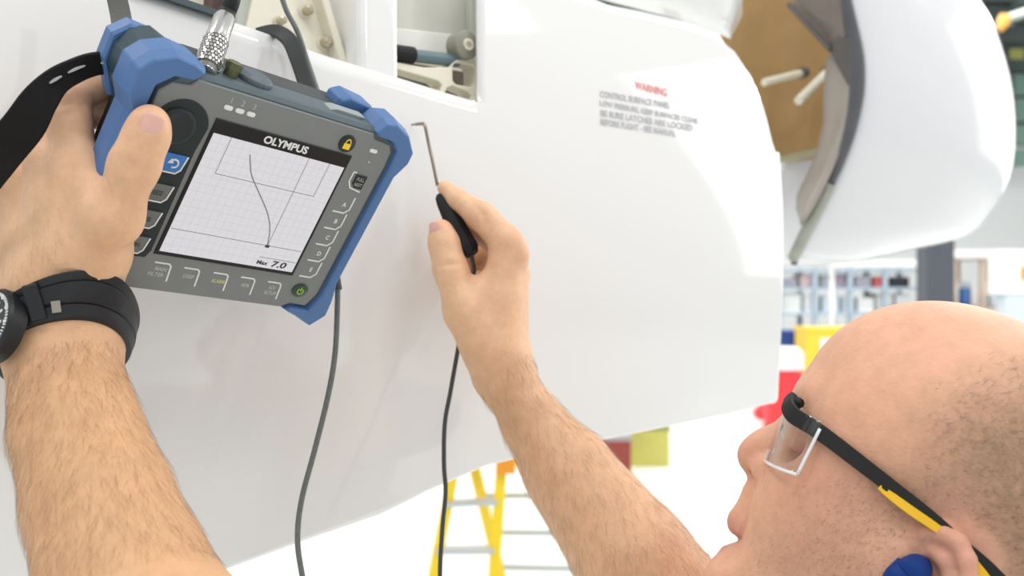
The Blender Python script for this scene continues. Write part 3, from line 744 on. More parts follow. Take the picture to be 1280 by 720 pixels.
def surface_nets(prims, h, nb=24):
    lo = np.min([p.lo for p in prims if p.op > 0], 0) - 2 * h; hi = np.max([p.hi for p in prims if p.op > 0], 0) + 2 * h
    dims = np.ceil((hi - lo) / (h * nb)).astype(int); NXYZ = dims * nb + 2
    PL = np.array([p.lo for p in prims]); PH = np.array([p.hi for p in prims]); add = np.array([p.op > 0 for p in prims])
    ids, vts, qs = [], [], []
    g = np.arange(-1, nb + 1); sy = NXYZ[1] + 2; sz = NXYZ[2] + 2
    cid = lambda i, j, k: ((i + 1) * sy + (j + 1)) * sz + (k + 1)
    for bx in range(dims[0]):
        for by in range(dims[1]):
            for bz in range(dims[2]):
                base = np.array([bx, by, bz]) * nb
                b0 = lo + (base - 1) * h; b1 = lo + (base + nb + 1) * h
                use = np.where(np.all((PL <= b1) & (PH >= b0), 1))[0]
                if not len(use) or not add[use].any(): continue
                # quick reject with a coarse look
                I, J, K = np.meshgrid(g[::5] + bx * nb, g[::5] + by * nb, g[::5] + bz * nb, indexing='ij')
                Xc = lo + np.stack([I, J, K], -1) * h
                if np.abs(field(prims, Xc, use)).min() > 5 * h * 1.8: continue
                I, J, K = np.meshgrid(g + bx * nb, g + by * nb, g + bz * nb, indexing='ij')
                X = lo + np.stack([I, J, K], -1) * h
                F = field(prims, X, use); S = F < 0
                if S.all() or not S.any(): continue
                # cells n^3 with base corner index 1..nb  (global index base + 0..nb-1), points -1..nb
                m = nb + 1
                cnt = np.zeros((m, m, m), np.float32); acc = np.zeros((m, m, m, 3), np.float32)
                def sl(o): return slice(o, o + m)
                for axx in range(3):
                    o1, o2 = [q for q in range(3) if q != axx]
                    for u in (0, 1):
                        for v in (0, 1):
                            oa = [0, 0, 0]; oa[o1] = u; oa[o2] = v; ob = list(oa); ob[axx] = 1
                            A = F[sl(oa[0]), sl(oa[1]), sl(oa[2])]; B = F[sl(ob[0]), sl(ob[1]), sl(ob[2])]
                            c = (A < 0) != (B < 0); t = np.where(c, A / np.where(c, A - B, 1), 0)
                            cnt += c; 
                            acc[..., axx] += np.where(c, t, 0); acc[..., o1] += c * u; acc[..., o2] += c * v
                ci, cj, ck = np.where(cnt > 0)
                own_ = (ci >= 1) & (cj >= 1) & (ck >= 1); ci, cj, ck = ci[own_], cj[own_], ck[own_]
                if len(ci):
                    w = acc[ci, cj, ck] / cnt[ci, cj, ck][:, None]
                    gi = np.stack([ci - 1 + base[0], cj - 1 + base[1], ck - 1 + base[2]], 1)
                    ids.append(cid(gi[:, 0], gi[:, 1], gi[:, 2])); vts.append(lo + (gi + w) * h)
                for axx in range(3):
                    e = [0, 0, 0]; e[axx] = 1
                    A = S[1:1 + nb, 1:1 + nb, 1:1 + nb]; B = S[1 + e[0]:1 + nb + e[0], 1 + e[1]:1 + nb + e[1], 1 + e[2]:1 + nb + e[2]]
                    pi = np.stack(np.where(A != B), 1)
                    if not len(pi): continue
                    ins = A[pi[:, 0], pi[:, 1], pi[:, 2]]; gp = pi + base
                    o1, o2 = (axx + 1) % 3, (axx + 2) % 3
                    q4 = []
                    for (u, v) in ((0, 0), (-1, 0), (-1, -1), (0, -1)):
                        c = gp.copy(); c[:, o1] += u; c[:, o2] += v; q4.append(cid(c[:, 0], c[:, 1], c[:, 2]))
                    q4 = np.stack(q4, 1); q4[~ins] = q4[~ins][:, ::-1]; qs.append(q4)
    ids = np.concatenate(ids); V = np.concatenate(vts); Q = np.concatenate(qs)
    od = np.argsort(ids); ids = ids[od]; V = V[od]
    ix = np.searchsorted(ids, Q); ix = np.minimum(ix, len(ids) - 1); ok = (ids[ix] == Q).all(1)
    return V, ix[ok]
def relax(V, Q, it=2, lam=0.5):
    n = len(V)
    a = np.concatenate([Q[:, 0], Q[:, 1], Q[:, 2], Q[:, 3]]); b = np.concatenate([Q[:, 1], Q[:, 2], Q[:, 3], Q[:, 0]])
    deg = np.bincount(a, minlength=n) + np.bincount(b, minlength=n)
    for _ in range(it):
        N_ = np.stack([np.bincount(a, V[b, c], n) + np.bincount(b, V[a, c], n) for c in range(3)], 1) / np.maximum(deg, 1)[:, None]
        V = V + lam * (N_ - V)
    return V
def fast_mesh(name, V, Q, m, parent=None, color=None):
    me = bpy.data.meshes.new(name); me.vertices.add(len(V)); me.vertices.foreach_set('co', V.astype(np.float32).ravel())
    k = Q.shape[1]
    me.loops.add(len(Q) * k); me.loops.foreach_set('vertex_index', Q.astype(np.int32).ravel())
    me.polygons.add(len(Q)); me.polygons.foreach_set('loop_start', np.arange(0, len(Q) * k, k, dtype=np.int32)); me.polygons.foreach_set('loop_total', np.full(len(Q), k, np.int32))
    me.polygons.foreach_set('use_smooth', np.ones(len(Q), bool))
    me.update(calc_edges=True); me.validate()
    if color is not None:
        at = me.color_attributes.new('skin_tone', 'FLOAT_COLOR', 'POINT')
        at.data.foreach_set('color', np.c_[color, np.ones(len(V))].astype(np.float32).ravel())
    me.materials.append(m)
    o = bpy.data.objects.new(name, me); COL.objects.link(o)
    if parent: o.parent = parent
    return o
def vnormals(V, Q):
    n = np.cross(V[Q[:, 2]] - V[Q[:, 0]], V[Q[:, 3]] - V[Q[:, 1]]); N_ = np.zeros_like(V)
    for c in range(4): np.add.at(N_, Q[:, c], n)
    return N_ / (np.linalg.norm(N_, axis=1)[:, None] + 1e-12)

# ------------------------------------------------------------------ the person
S_ = []          # all primitives of the one continuous body
# left hand: forearm and wrist
LW = P(70, 392, .632); LE = P(212, 850, .505); LSH = np.array([.19, .45, 1.33])
lf = [P(77, 396, .631), P(80, 455, .618), P(97, 540, .592), P(125, 630, .565), P(156, 720, .542), LE]
S_ += chain(lf, [.0312, .0326, .0366, .0404, .0446, .046], .005)
S_ += [rc(LE, LSH, .046, .056, .03)]
# wrist to knuckles
LM = dict(i=P(96, 214, .604), m=P(60, 204, .613), r=P(22, 224, .630), p=P(-14, 256, .648))
LB = dict(i=P(92, 365, .626), m=P(72, 368, .629), r=P(52, 374, .632), p=P(34, 382, .640))
for f_, r0, r1 in (('i', .019, .0135), ('m', .019, .0135), ('r', .018, .0128), ('p', .017, .0115)): S_.append(rc(LB[f_], LM[f_], r0, r1, .012))
S_.append(rc(LB['i'], LW, .022, .030, .02)); S_.append(rc(LB['p'], LW, .018, .029, .02)); S_.append(rc(P(100, 330, .622), P(84, 412, .629), .0195, .0280, .02)); S_.append(rc(P(62, 330, .624), P(76, 412, .629), .021, .0285, .02))
# fingers go round the left edge to the back of the tester
lfin = dict(
    i=([LM['i'], P(86, 152, .603), P(87, 124, .611), devpx(116, 108, 66), devpx(150, 118, 76)], [.0135, .0128, .0122, .0100, .0085]),
    m=([LM['m'], P(58, 158, .622), P(60, 134, .636), devpx(94, 132, 72), devpx(130, 148, 77)], [.0135, .0120, .0114, .0098, .0085]),
    r=([LM['r'], P(28, 184, .640), P(32, 164, .655), devpx(68, 162, 74), devpx(104, 184, 77)], [.0125, .0112, .0106, .0092, .008]),
    p=([LM['p'], P(-4, 222, .658), P(4, 204, .670), devpx(42, 200, 74), devpx(78, 216, 76)], [.0112, .0098, .0092, .0082, .007]))
for f_, (pp, rr_) in lfin.items(): S_ += chain(pp, rr_, .005)
# thumb on the front of the tester
LT = [P(99, 328, .623), devpx(143, 272, -15), devpx(168, 206, -16), devpx(184, 168, -14), devpx(188, 153, -12.5)]
S_ += chain(LT, [.0185, .0150, .0126, .0112, .0098], .010)
S_ += [rc(P(118, 318, .614), P(108, 268, .606), .016, .011, .014), rc(P(84, 325, .621), P(80, 240, .608), .017, .0135, .02), el(P(118, 306, .612), (.017, .017, .021), k=.018)]
S_ += [rc(P(106, 212, .597), P(132, 262, .590), .0095, .011, .012)]
S_ += [el(devpx(170, 204, -17.5), (.0115, .0115, .010), k=.006)]
S_ += [el(P(94, 205, .598), (.013, .010, .013), k=.008), el(P(88, 126, .604), (.011, .010, .010), k=.006)]
# right hand with the probe
RW = P(628, 466, .850); RE = P(915, 845, .755); RSH = np.array([.42, .79, 1.32])
S_ += chain([RW, P(667, 530, .838), P(711, 590, .820), P(792, 700, .787), RE], [.0210, .0268, .0368, .0468, .047], .006)
S_ += [rc(RE, RSH, .046, .056, .03)]
RM = dict(i=P(632, 302, .846), m=P(641, 322, .864), r=P(644, 344, .882), p=P(642, 368, .898))
RB = dict(i=P(622, 440, .846), m=P(630, 443, .852), r=P(634, 446, .860), p=P(634, 450, .868))
for f_, r0, r1 in (('i', .0165, .0140), ('m', .016, .0135), ('r', .015, .0125), ('p', .014, .011)): S_.append(rc(RB[f_], RM[f_], r0, r1, .014))
for f_ in 'ip': S_.append(rc(RB[f_], RW, .017, .021, .016))
rfin = dict(
    i=([RM['i'], P(606, 274, .852), P(598, 268, .855), P(573, 250, .866), P(556, 235, .872)], [.0140, .0124, .0120, .0092, .0068]),
    m=([RM['m'], P(608, 292, .884), P(592, 280, .890), P(576, 288, .886), P(572, 308, .878)], [.0132, .0120, .0116, .0096, .0080]),
    r=([RM['r'], P(614, 324, .905), P(604, 320, .910), P(586, 330, .900), P(582, 346, .890)], [.0125, .0110, .0106, .0088, .0076]),
    p=([RM['p'], P(616, 350, .915), P(606, 350, .918), P(594, 360, .908), P(592, 372, .898)], [.0108, .0096, .0092, .0078, .0068]))
for f_, (pp, rr_) in rfin.items(): S_ += chain(pp, rr_, .004)
RT = [P(606, 440, .842), P(581, 390, .842), P(563, 336, .846), P(555, 305, .850), P(551, 288, .853)]
S_ += chain(RT, [.0185, .0165, .0132, .0118, .0098], .010)
S_ += [rc(P(612, 372, .850), P(608, 425, .846), .0165, .018, .014), rc(P(588, 385, .846), P(618, 350, .856), .010, .010, .012)]
S_ += [el(P(649, 318, .846), (.008, .010, .009), k=.010)]

# head.  mid plane at depth HD, lateral distance towards the camera in cm
HD = .63
HC = P(1150, 560, HD)
HL = EYEV - HC + np.array([.03, 0, 0]); HL /= np.linalg.norm(HL)
he1 = -np.cross(np.array([0, 0, 1.0]), HL); he1 /= np.linalg.norm(he1)
he2 = np.cross(he1, HL); he2 *= np.sign(he2[2])
HF = .85 * he1 + .527 * he2; HU = -.527 * he1 + .85 * he2
HR = np.stack([HF, HL, HU], 1)
def hp(px, py, lat=0.0):              # where a line of sight meets the plane lat cm from the mid plane
    r = ray(px, py); return EYEV + r * (((HC - EYEV) @ HL + lat / 100) / (r @ HL))
def hd(px, py, d): return hp(px, py, (HD - d) * 100)
def mir(p): return p - HL * (2 * ((p - HC) @ HL))
S_ += [el(hp(1192, 549), (.0945, .0765, .0795), HR, .03)]
S_ += [el(hp(1210, 560), (.092, .0770, .072), HR, .03)]
S_ += [el(hp(1056, 604), (.046, .051, .070), HR, .03)]
S_ += [el(hp(1008, 694), (.040, .041, .050), HR, .02)]
S_ += [el(hp(914, 734), (.0165, .022, .019), HR, .016)]
S_ += [rc(hp(1022, 500, 2.6), hp(1022, 500, -2.6), .0120, .0120, .014)]
for s in (1, -1):
    q = (lambda a: a) if s == 1 else mir
    S_ += [rc(q(hp(928, 736, 1.6)), q(hp(1135, 775, 5.4)), .018, .022, .025)]
    S_ += [el(q(hp(1050, 594, 4.3)), (.024, .014, .021), HR, .02)]
    S_ += [rc(q(hp(1022, 650, 2.9)), q(hp(1120, 705, 5.0)), .029, .028, .03)]
    S_ += [el(q(hp(992, 548, 3.4)), (.0165, .019, .0135), HR, .010, -1)]
    S_ += [el(q(hp(1004, 540, 3.1)), (.0135, .0140, .0135), HR, .004)]
    S_ += [el(q(hp(1092, 548, 5.3)), (.028, .010, .028), HR, .02)]
# nose
S_ += [rc(hp(998, 530), hp(951, 560), .0088, .0088, .010)]
S_ += [rc(hp(958, 558), hp(939, 568), .0100, .0088, .010), rc(hp(941, 580), hp(950, 596), .0060, .0060, .008)]
for s in (1, -1):
    q = (lambda a: a) if s == 1 else mir
    S_ += [el(q(hp(957, 588, 1.15)), (.0095, .0070, .0085), HR, .006)]
    S_ += [el(q(hp(942, 592, .65)), (.0035, .0026, .0022), HR, .002, -1)]
# lips
for s in (1, -1):
    q = (lambda a: a) if s == 1 else mir
    S_ += [rc(hp(924, 657), q(hp(944, 672, 2.0)), .0062, .0035, .004), rc(hp(915, 693), q(hp(944, 680, 2.0)), .0064, .0035, .004)]
    S_ += [rc(hp(912, 675), q(hp(938, 676, 2.1)), .0034, .0016, .003, -1)]
S_ += [rc(hp(936, 614), hp(924, 644), .004, .005, .010)]
# ears
def ear(q):
    h_ = [hd(1146, 676, .561), hd(1160, 666, .555), hd(1180, 667, .550), hd(1198, 678, .546), hd(1209, 700, .544), hd(1212, 728, .545), hd(1202, 758, .549), hd(1184, 782, .553)]
    out = [el(q(hd(1178, 722, .562)), (.021, .006, .030), HR, .008)]
    out += [el(q(hd(1160, 716, .549)), (.011, .010, .014), HR, .006, -1)]
    out += chain([q(p) for p in h_], [.0035, .0042, .0046, .0048, .0046, .0046, .005, .007], .004)
    out += chain([q(hd(1166, 690, .553)), q(hd(1182, 700, .5505)), q(hd(1190, 728, .551)), q(hd(1178, 755, .552))], [.0032, .0036, .0036, .003], .005)
    out += [rc(q(hd(1137, 700, .560)), q(hd(1140, 735, .560)), .0055, .0065, .006)]
    out += [rc(q(hd(1147, 690, .552)), q(hd(1160, 682, .549)), .0022, .0022, .003, -1)]
    return out
S_ += ear(lambda a: a); S_ += ear(mir)
# neck and the top of the torso (the shirt covers the rest)
NK = np.array([.315, .62, 1.36])
S_ += [rc(hp(1205, 690), NK, .058, .064, .03), rc(hp(1120, 800), NK, .045, .055, .03)]
S_ += [rc(NK, LSH, .050, .058, .04), rc(NK, RSH, .050, .058, .04)]
ax_s = (RSH - LSH) / np.linalg.norm(RSH - LSH); ax_f = np.cross(np.array([0, 0, 1.0]), ax_s)
TR_ = np.stack([ax_s, ax_f, np.array([0, 0, 1.0])], 1)
S_ += [el(np.array([.32, .63, 1.18]), (.17, .11, .20), TR_, .05)]
def sdf(p, prims=None):
    X = np.asarray(p, float)[None]; u_ = [i for i, q in enumerate(S_) if np.all(q.lo - .02 <= X[0]) and np.all(q.hi + .02 >= X[0])]
    return float(field(S_, X, u_)[0]) if u_ else .05
def snap(p, d, gap=0.0, reach=.02):      # slide p along d (outwards) until it lies gap above the skin
    d = np.asarray(d, float) / np.linalg.norm(d); q = np.asarray(p, float) + d * reach
    for _ in range(60):
        e = sdf(q) - gap
        if abs(e) < 1e-4: break
        q = q - d * e * .8
    return q
CR_ = []
def crease(pts_, r_=.0020, up_=.0008, d0=None):
    out = []
    for c in pts_:
        p_ = P(*c); o_ = EYEV - p_; out.append(snap(p_, o_, up_, .02))
    CR_.extend(chain(out, [r_ * .6] + [r_] * (len(out) - 2) + [r_ * .5] if len(out) > 2 else [r_] * len(out), .003, -1))
crease([(149, 199, .585), (163, 206, .583), (178, 208, .583)]); crease([(152, 209, .585), (164, 215, .583), (175, 216, .583)], .0017)
crease([(129, 222, .590), (134, 244, .588), (139, 268, .586)], .0028, .0004)
crease([(70, 133, .605), (86, 128, .600), (104, 131, .604)], .0018); crease([(70, 143, .605), (88, 139, .600), (106, 142, .604)], .0018)

crease([(546, 334, .84), (560, 330, .838), (577, 329, .84)], .0018); crease([(596, 258, .85), (603, 268, .845), (607, 280, .847)], .0018)
def hcrease(pts_, r_, up_):
    out = [snap(hp(*c), HL, up_, .03) for c in pts_]; CR_.extend(chain(out, [r_] * len(out), .004, -1))
hcrease([(950, 602, 1.6), (940, 625, 2.2), (936, 650, 2.6)], .0026, .0010)
S_ += CR_
V, Q = surface_nets(S_, 0.0017)
V = relax(V, Q, 2, 0.5)
VN = vnormals(V, Q)
# skin tones (albedo only)
def blob(c, r): return np.exp(-((V - np.asarray(c)) ** 2).sum(1) / (r * r))
base = np.array([.78, .49, .305])
Cc = np.tile(base, (len(V), 1))
def tint(w, col, amt): 
    global Cc
    w = (np.clip(w, 0, 1) * amt)[:, None]; Cc = Cc * (1 - w) + np.asarray(col) * w
headm = (V[:, 0] > .11) & (V[:, 2] > 1.40)
red = (.62, .28, .20)
tint(headm * 1.0, (.73, .40, .265), .95)
for c, r in ((hp(935, 568), .018), (hd(1190, 700, .546), .03), (hp(1040, 610, 5), .03)): tint(blob(c, r), red, .6)
for c, r in ((hp(918, 658, .3), .009), (hp(912, 692, .3), .009), (hp(930, 664, 1.5), .008), (hp(928, 688, 1.5), .008)): tint(blob(c, r), (.52, .20, .16), .65)
for c, r in ((LT[4], .014), (LT[2], .014), (LM['i'], .016), (P(88, 124, .60), .014), (RM['i'], .02), (RT[4], .012), (P(600, 268, .85), .012), (P(118, 250, .60), .010), (P(600, 330, .855), .010)): tint(blob(c, r), (.64, .31, .21), .45)
fa = np.clip(((V - P(70, 345, .635)) @ (np.array(LE) - np.array(LW))) / 0.022, 0, 1) * (V[:, 0] < -.13)
tint(fa, (.62, .355, .185), .85)
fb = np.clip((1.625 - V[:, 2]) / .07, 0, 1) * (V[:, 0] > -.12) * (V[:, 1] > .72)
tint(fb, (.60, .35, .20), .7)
tint(blob(P(640, 454, .838), .011), (.40, .21, .10), .45)
# cropped hair on the scalp and a light beard shadow
HLINE = [(1330, 385), (1285, 402), (1235, 428), (1180, 455), (1140, 482), (1116, 520), (1108, 560), (1096, 590), (1082, 604), (1092, 640), (1118, 668), (1150, 660)]
hl_fu = np.array([[(hp(x, y, 6.0) - HC) @ HF, (hp(x, y, 6.0) - HC) @ HU] for x, y in HLINE])
hl_close = np.vstack([hl_fu, [[-.02, -.05], [-.20, -.12], [-.20, .12]]])
def hair_mask(X):
    d = X - HC; f = d @ HF; u = d @ HU
    ins = np.zeros(len(X), bool); dist = np.full(len(X), 9.0); n = len(hl_close)
    for i in range(n):
        a, b_ = hl_close[i], hl_close[(i + 1) % n]
        c = ((a[1] > u) != (b_[1] > u)); xx = (b_[0] - a[0]) * (u - a[1]) / (b_[1] - a[1] + 1e-12) + a[0]
        ins ^= c & (f < xx)
        e = b_ - a; t = np.clip(((f - a[0]) * e[0] + (u - a[1]) * e[1]) / (e @ e), 0, 1)
        dist = np.minimum(dist, np.hypot(f - a[0] - t * e[0], u - a[1] - t * e[1]))
    m = np.where(ins, np.clip(dist / .048, 0, 1), 0)
    for q in (hd(1180, 722, .552), mir(hd(1180, 722, .552))):
        w = np.linalg.norm((X - q), axis=1); m = m * np.clip((w - .030) / .008, 0, 1)
    return m
HM = hair_mask(V) * headm
nz = RNG.random(len(V))
tint(HM * (0.7 + .3 * nz), (.27, .19, .115), .72)
for q in (hd(1190, 700, .546),): tint(blob(q, .026), (.66, .34, .24), .8)
bw = np.clip(blob(hp(1070, 690, 6), .035) + blob(hp(1110, 640, 6.5), .025) * .6 + blob(hp(985, 720, 3.5), .03) * .5, 0, 1) * headm
tint(bw * (.6 + .4 * nz), (.40, .25, .16), .5)

M_skin = bpy.data.materials.new('skin'); M_skin.use_nodes = True
nt = M_skin.node_tree; N = nt.nodes; Lk = nt.links; b = N['Principled BSDF']
at = N.new('ShaderNodeAttribute'); at.attribute_name = 'skin_tone'
tc = N.new('ShaderNodeTexCoord')
n1 = N.new('ShaderNodeTexNoise'); n1.inputs['Scale'].default_value = 90; n1.inputs['Detail'].default_value = 7; n1.inputs['Roughness'].default_value = .65
Lk.new(tc.outputs['Object'], n1.inputs['Vector'])
rmp = N.new('ShaderNodeMapRange'); rmp.inputs[1].default_value = .25; rmp.inputs[2].default_value = .75; rmp.inputs[3].default_value = .88; rmp.inputs[4].default_value = 1.10
Lk.new(n1.outputs['Fac'], rmp.inputs[0])
mx = N.new('ShaderNodeVectorMath'); mx.operation = 'SCALE'
Lk.new(at.outputs['Color'], mx.inputs[0]); Lk.new(rmp.outputs[0], mx.inputs['Scale'])
Lk.new(mx.outputs[0], b.inputs['Base Color'])
n2 = N.new('ShaderNodeTexNoise'); n2.inputs['Scale'].default_value = 420; n2.inputs['Detail'].default_value = 5
Lk.new(tc.outputs['Object'], n2.inputs['Vector'])
bp = N.new('ShaderNodeBump'); bp.inputs['Strength'].default_value = .35; bp.inputs['Distance'].default_value = .0012
Lk.new(n2.outputs['Fac'], bp.inputs['Height']); Lk.new(bp.outputs[0], b.inputs['Normal'])
b.inputs['Roughness'].default_value = .5; b.inputs['Specular IOR Level'].default_value = .35
b.inputs['Subsurface Weight'].default_value = .18; b.inputs['Subsurface Radius'].default_value = (1.0, .35, .18); b.inputs['Subsurface Scale'].default_value = .005

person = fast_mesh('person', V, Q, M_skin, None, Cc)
tag(person, 'man with cropped hair, face in profile, both bare arms raised, holding tester and probe', 'person')

# nails
def nail(name, c, axis, nrm, Ln, Wd, r, m):
    axis = np.asarray(axis, float); axis /= np.linalg.norm(axis); nrm = np.asarray(nrm, float); nrm -= axis * (nrm @ axis); nrm /= np.linalg.norm(nrm)
    sd = np.cross(axis, nrm); th = Wd / (2 * r); vs = []; fs = []; nu, nv = 11, 9
    for j in range(nv):
        v = j / (nv - 1)
        wf = 1.0
        if v > .7: wf = math.sqrt(max(0.05, 1 - ((v - .7) / .3) ** 2 * .75))
        if v < .25: wf = math.sqrt(max(0.05, 1 - ((.25 - v) / .25) ** 2 * .8))
        for i in range(nu):
            u = (i / (nu - 1) * 2 - 1) * wf
            vs.append(c + axis * ((v - .5) * Ln) + sd * math.sin(u * th) * r + nrm * ((math.cos(u * th) - 1) * r - .0006 * (2 * v - 1) ** 2))
    for j in range(nv - 1):
        for i in range(nu - 1): a = j * nu + i; fs.append((a, a + 1, a + nu + 1, a + nu))
    o = mesh_obj(name, vs, fs, m, person, True); s = o.modifiers.new('t', 'SOLIDIFY'); s.thickness = .0008; s.offset = 0
    return o
M_nail = mat('nail', (.74, .43, .36), .25, noise=.05, nscale=300)
axl = LT[4] - LT[2]; axl /= np.linalg.norm(axl)
vl = (EYEV - LT[4]); vl /= np.linalg.norm(vl)
side_l = np.cross(axl, vl); 
nl = vl + .10 * side_l
nl -= axl * (nl @ axl); nl /= np.linalg.norm(nl)
tag(nail('thumbnail', snap(LT[4] + axl * .0005, nl, .0009), axl, nl, .0150, .0135, .0088, M_nail))
axr = RT[4] - RT[2]; axr /= np.linalg.norm(axr); vr = (EYEV - RT[4]); vr /= np.linalg.norm(vr); nr = vr - .45 * np.array([1, 0, 0]); nr -= axr * (nr @ axr); nr /= np.linalg.norm(nr)
nail('thumbnail', snap(RT[4], nr, .0008), axr, nr, .0120, .0110, .0085, M_nail)

# eyes
M_eye = mat('eye_white', (.75, .72, .70), .15); M_iris = mat('eye_iris', (.12, .16, .18), .1)
for q in ((lambda a: a), mir):
    c = q(hp(1000, 541, 3.1)); mbx = MB(); dd = HF
    ringr = [(-.9, .4359), (-.6, .8), (-.2, .98), (.2, .98), (.6, .8), (.85, .527), (.98, .2), (1.0, .02)]
    mbx.tube([c + dd * a * .0118 for a, _ in ringr], [max(.0001, rr * .0118) for _, rr in ringr], 20)
    e = mbx.build('eye', M_eye, person, True)
    mbx = MB(); mbx.tube([c + dd * a * .0121 for a, _ in ringr[5:]], [max(.0001, rr * .0121) for _, rr in ringr[5:]], 20); ii = mbx.build('iris', M_iris, None, True); ii.parent = e

# hair: real short strands, arms and scalp
def strands(name, idx, dirs, ln, wid, m, lift=.25, curl=.25, seg=2):
    n = len(idx); p = V[idx]; nn = VN[idx]; d = dirs - nn * (dirs * nn).sum(1)[:, None]; d /= np.linalg.norm(d, axis=1)[:, None] + 1e-9
    s = np.cross(d, nn); s /= np.linalg.norm(s, axis=1)[:, None] + 1e-9
    L0 = (ln * (0.6 + .8 * RNG.random(n)))[:, None]; cu = (RNG.normal(0, curl, n))[:, None]
    a0 = p - nn * .0004; a1 = p + d * L0 * .5 + nn * L0 * lift * .8 + s * L0 * cu * .15; a2 = p + d * L0 + nn * L0 * lift * (.6 if seg == 2 else 1) + s * L0 * cu * .5
    w = wid / 2; vv = RNG.normal(0, 1, (n, 3)); sw = np.cross(d, vv); sw /= np.linalg.norm(sw, axis=1)[:, None] + 1e-9
    # half turned to the surface and half edge-on, like real hair that has no flat side
    VV = np.stack([a0 + sw * w, a0 - sw * w, a1 + sw * w * .8, a1 - sw * w * .8, a2], 1).reshape(-1, 3)
    b = np.arange(n)[:, None] * 5
    T = np.concatenate([b + np.array([[0, 1, 3]]), b + np.array([[0, 3, 2]]), b + np.array([[2, 3, 4]])])
    o = fast_mesh(name, VV, T, m, person); o['kind'] = 'stuff'; return o
M_hair = mat('arm_hair', (.33, .185, .085), .45)
M_crop = mat('cropped_hair', (.24, .17, .105), .5)
# left forearm
axf = (LE - LW) / np.linalg.norm(LE - LW)
t_ = (V - LW) @ axf; rad = np.linalg.norm(V - LW - t_[:, None] * axf, axis=1)
c1 = np.where((t_ > .036 - .07 * RNG.random(len(V)) ** 3) & (t_ < .20) & (rad < .08) & (V[:, 0] < 0) & (VN[:, 1] < .35))[0]
c1 = RNG.choice(c1[(t_[c1] < .004) | (t_[c1] > .040)], 4600)
sid = np.cross(axf, np.array([0, 1.0, 0]))
d1 = axf[None] * 1.0 + RNG.normal(0, .22, (len(c1), 3)) + sid[None] * -.35
strands('arm_hair', c1, d1, .014, .00010, M_hair, .11, .5)
axg = (RE - RW) / np.linalg.norm(RE - RW)
t_ = (V - RW) @ axg; rad = np.linalg.norm(V - RW - t_[:, None] * axg, axis=1)
c2 = np.where((t_ > .002) & (t_ < .24) & (rad < .08) & (V[:, 1] > .70) & (VN[:, 1] < .35))[0]
c2 = RNG.choice(c2, 2400); d2 = axg[None] + RNG.normal(0, .22, (len(c2), 3)) + np.array([[-.35, 0, -.25]])
strands('arm_hair', c2, d2, .015, .00013, M_hair, .11, .5)
w = HM * (RNG.random(len(V)) < .9); c3 = np.where(w ** 1.6 > RNG.random(len(V)) * .9 + .02)[0]
c3 = RNG.choice(c3, min(len(c3) * 2, 30000)); d3 = -HF[None] * .55 + HU[None] * .6 + RNG.normal(0, .35, (len(c3), 3)) 
strands('cropped_hair', c3, d3, .0042, .00012, M_crop, .40, .3)
c4 = np.where(bw > .12 + RNG.random(len(V)) * 1.2)[0]
if len(c4):
    c4 = RNG.choice(c4, 2600); d4 = -HU[None] + .3 * HF[None] + RNG.normal(0, .35, (len(c4), 3)); strands('beard_stubble', c4, d4, .0024, .00010, M_crop, .4, .3)

# clothes, below the frame: shirt, trousers, shoes
M_shirt = mat('grey_shirt', (.40, .42, .45), .85, bump=.3, bscale=500); M_trs = mat('navy_trousers', (.03, .04, .07), .85); M_shoe = mat('black_shoe', (.02, .02, .02), .5)
C_ = [el(np.array([.32, .63, 1.13]), (.20, .14, .30), TR_, .05), rc(NK + np.array([0, 0, -.05]), LSH, .075, .074, .04), rc(NK + np.array([0, 0, -.05]), RSH, .075, .074, .04),
      rc(LSH, LSH + (LE - LSH) * .42, .074, .066, .03), rc(RSH, RSH + (RE - RSH) * .42, .074, .066, .03), rc(np.array([.32, .63, 1.0]), np.array([.32, .63, .90]), .15, .15, .05)]
v, q = surface_nets(C_, 0.007); v = relax(v, q, 2); fast_mesh('shirt', v, q, M_shirt, person)
hipc = np.array([.32, .63, .90]); T_ = [el(hipc, (.17, .135, .13), TR_, .04)]
for s in (-1, 1):
    h0 = hipc + ax_s * .09 * s - np.array([0, 0, .05]); kn_ = h0 + np.array([0, 0, -.40]) - ax_f * .03 * 0; an = kn_ + np.array([0, 0, -.36]); T_ += chain([h0, kn_, an], [.088, .062, .052], .03)
v, q = surface_nets(T_, 0.009); v = relax(v, q, 2); fast_mesh('trousers', v, q, M_trs, person)
fdir = np.array([-.815, .58, 0.0])
for s in (-1, 1):
    an = hipc + ax_s * .09 * s; an[2] = .05
    v, q = surface_nets([rc(an - fdir * .05, an + fdir * .15 + np.array([0, 0, -.012]), .046, .036, .02), rc(an, an + np.array([0, 0, .06]), .045, .048, .02)], .006); v[:, 2] = np.maximum(v[:, 2], 0.001)
    fast_mesh('shoe', v, q, M_shoe, person)

# ------------------------------------------------------------------ wristwatch
watch = thing('wristwatch', 'black wristwatch with ridged rubber band on the left wrist', 'watch', loc=P(70, 415, .63))
M_band = mat('black_watch_band', (.016, .017, .020), .42, spec=.35, bump=.1, bscale=900)
wa = P(70, 395, .632); wb = P(77, 455, .618); wx = (wb - wa) / np.linalg.norm(wb - wa)
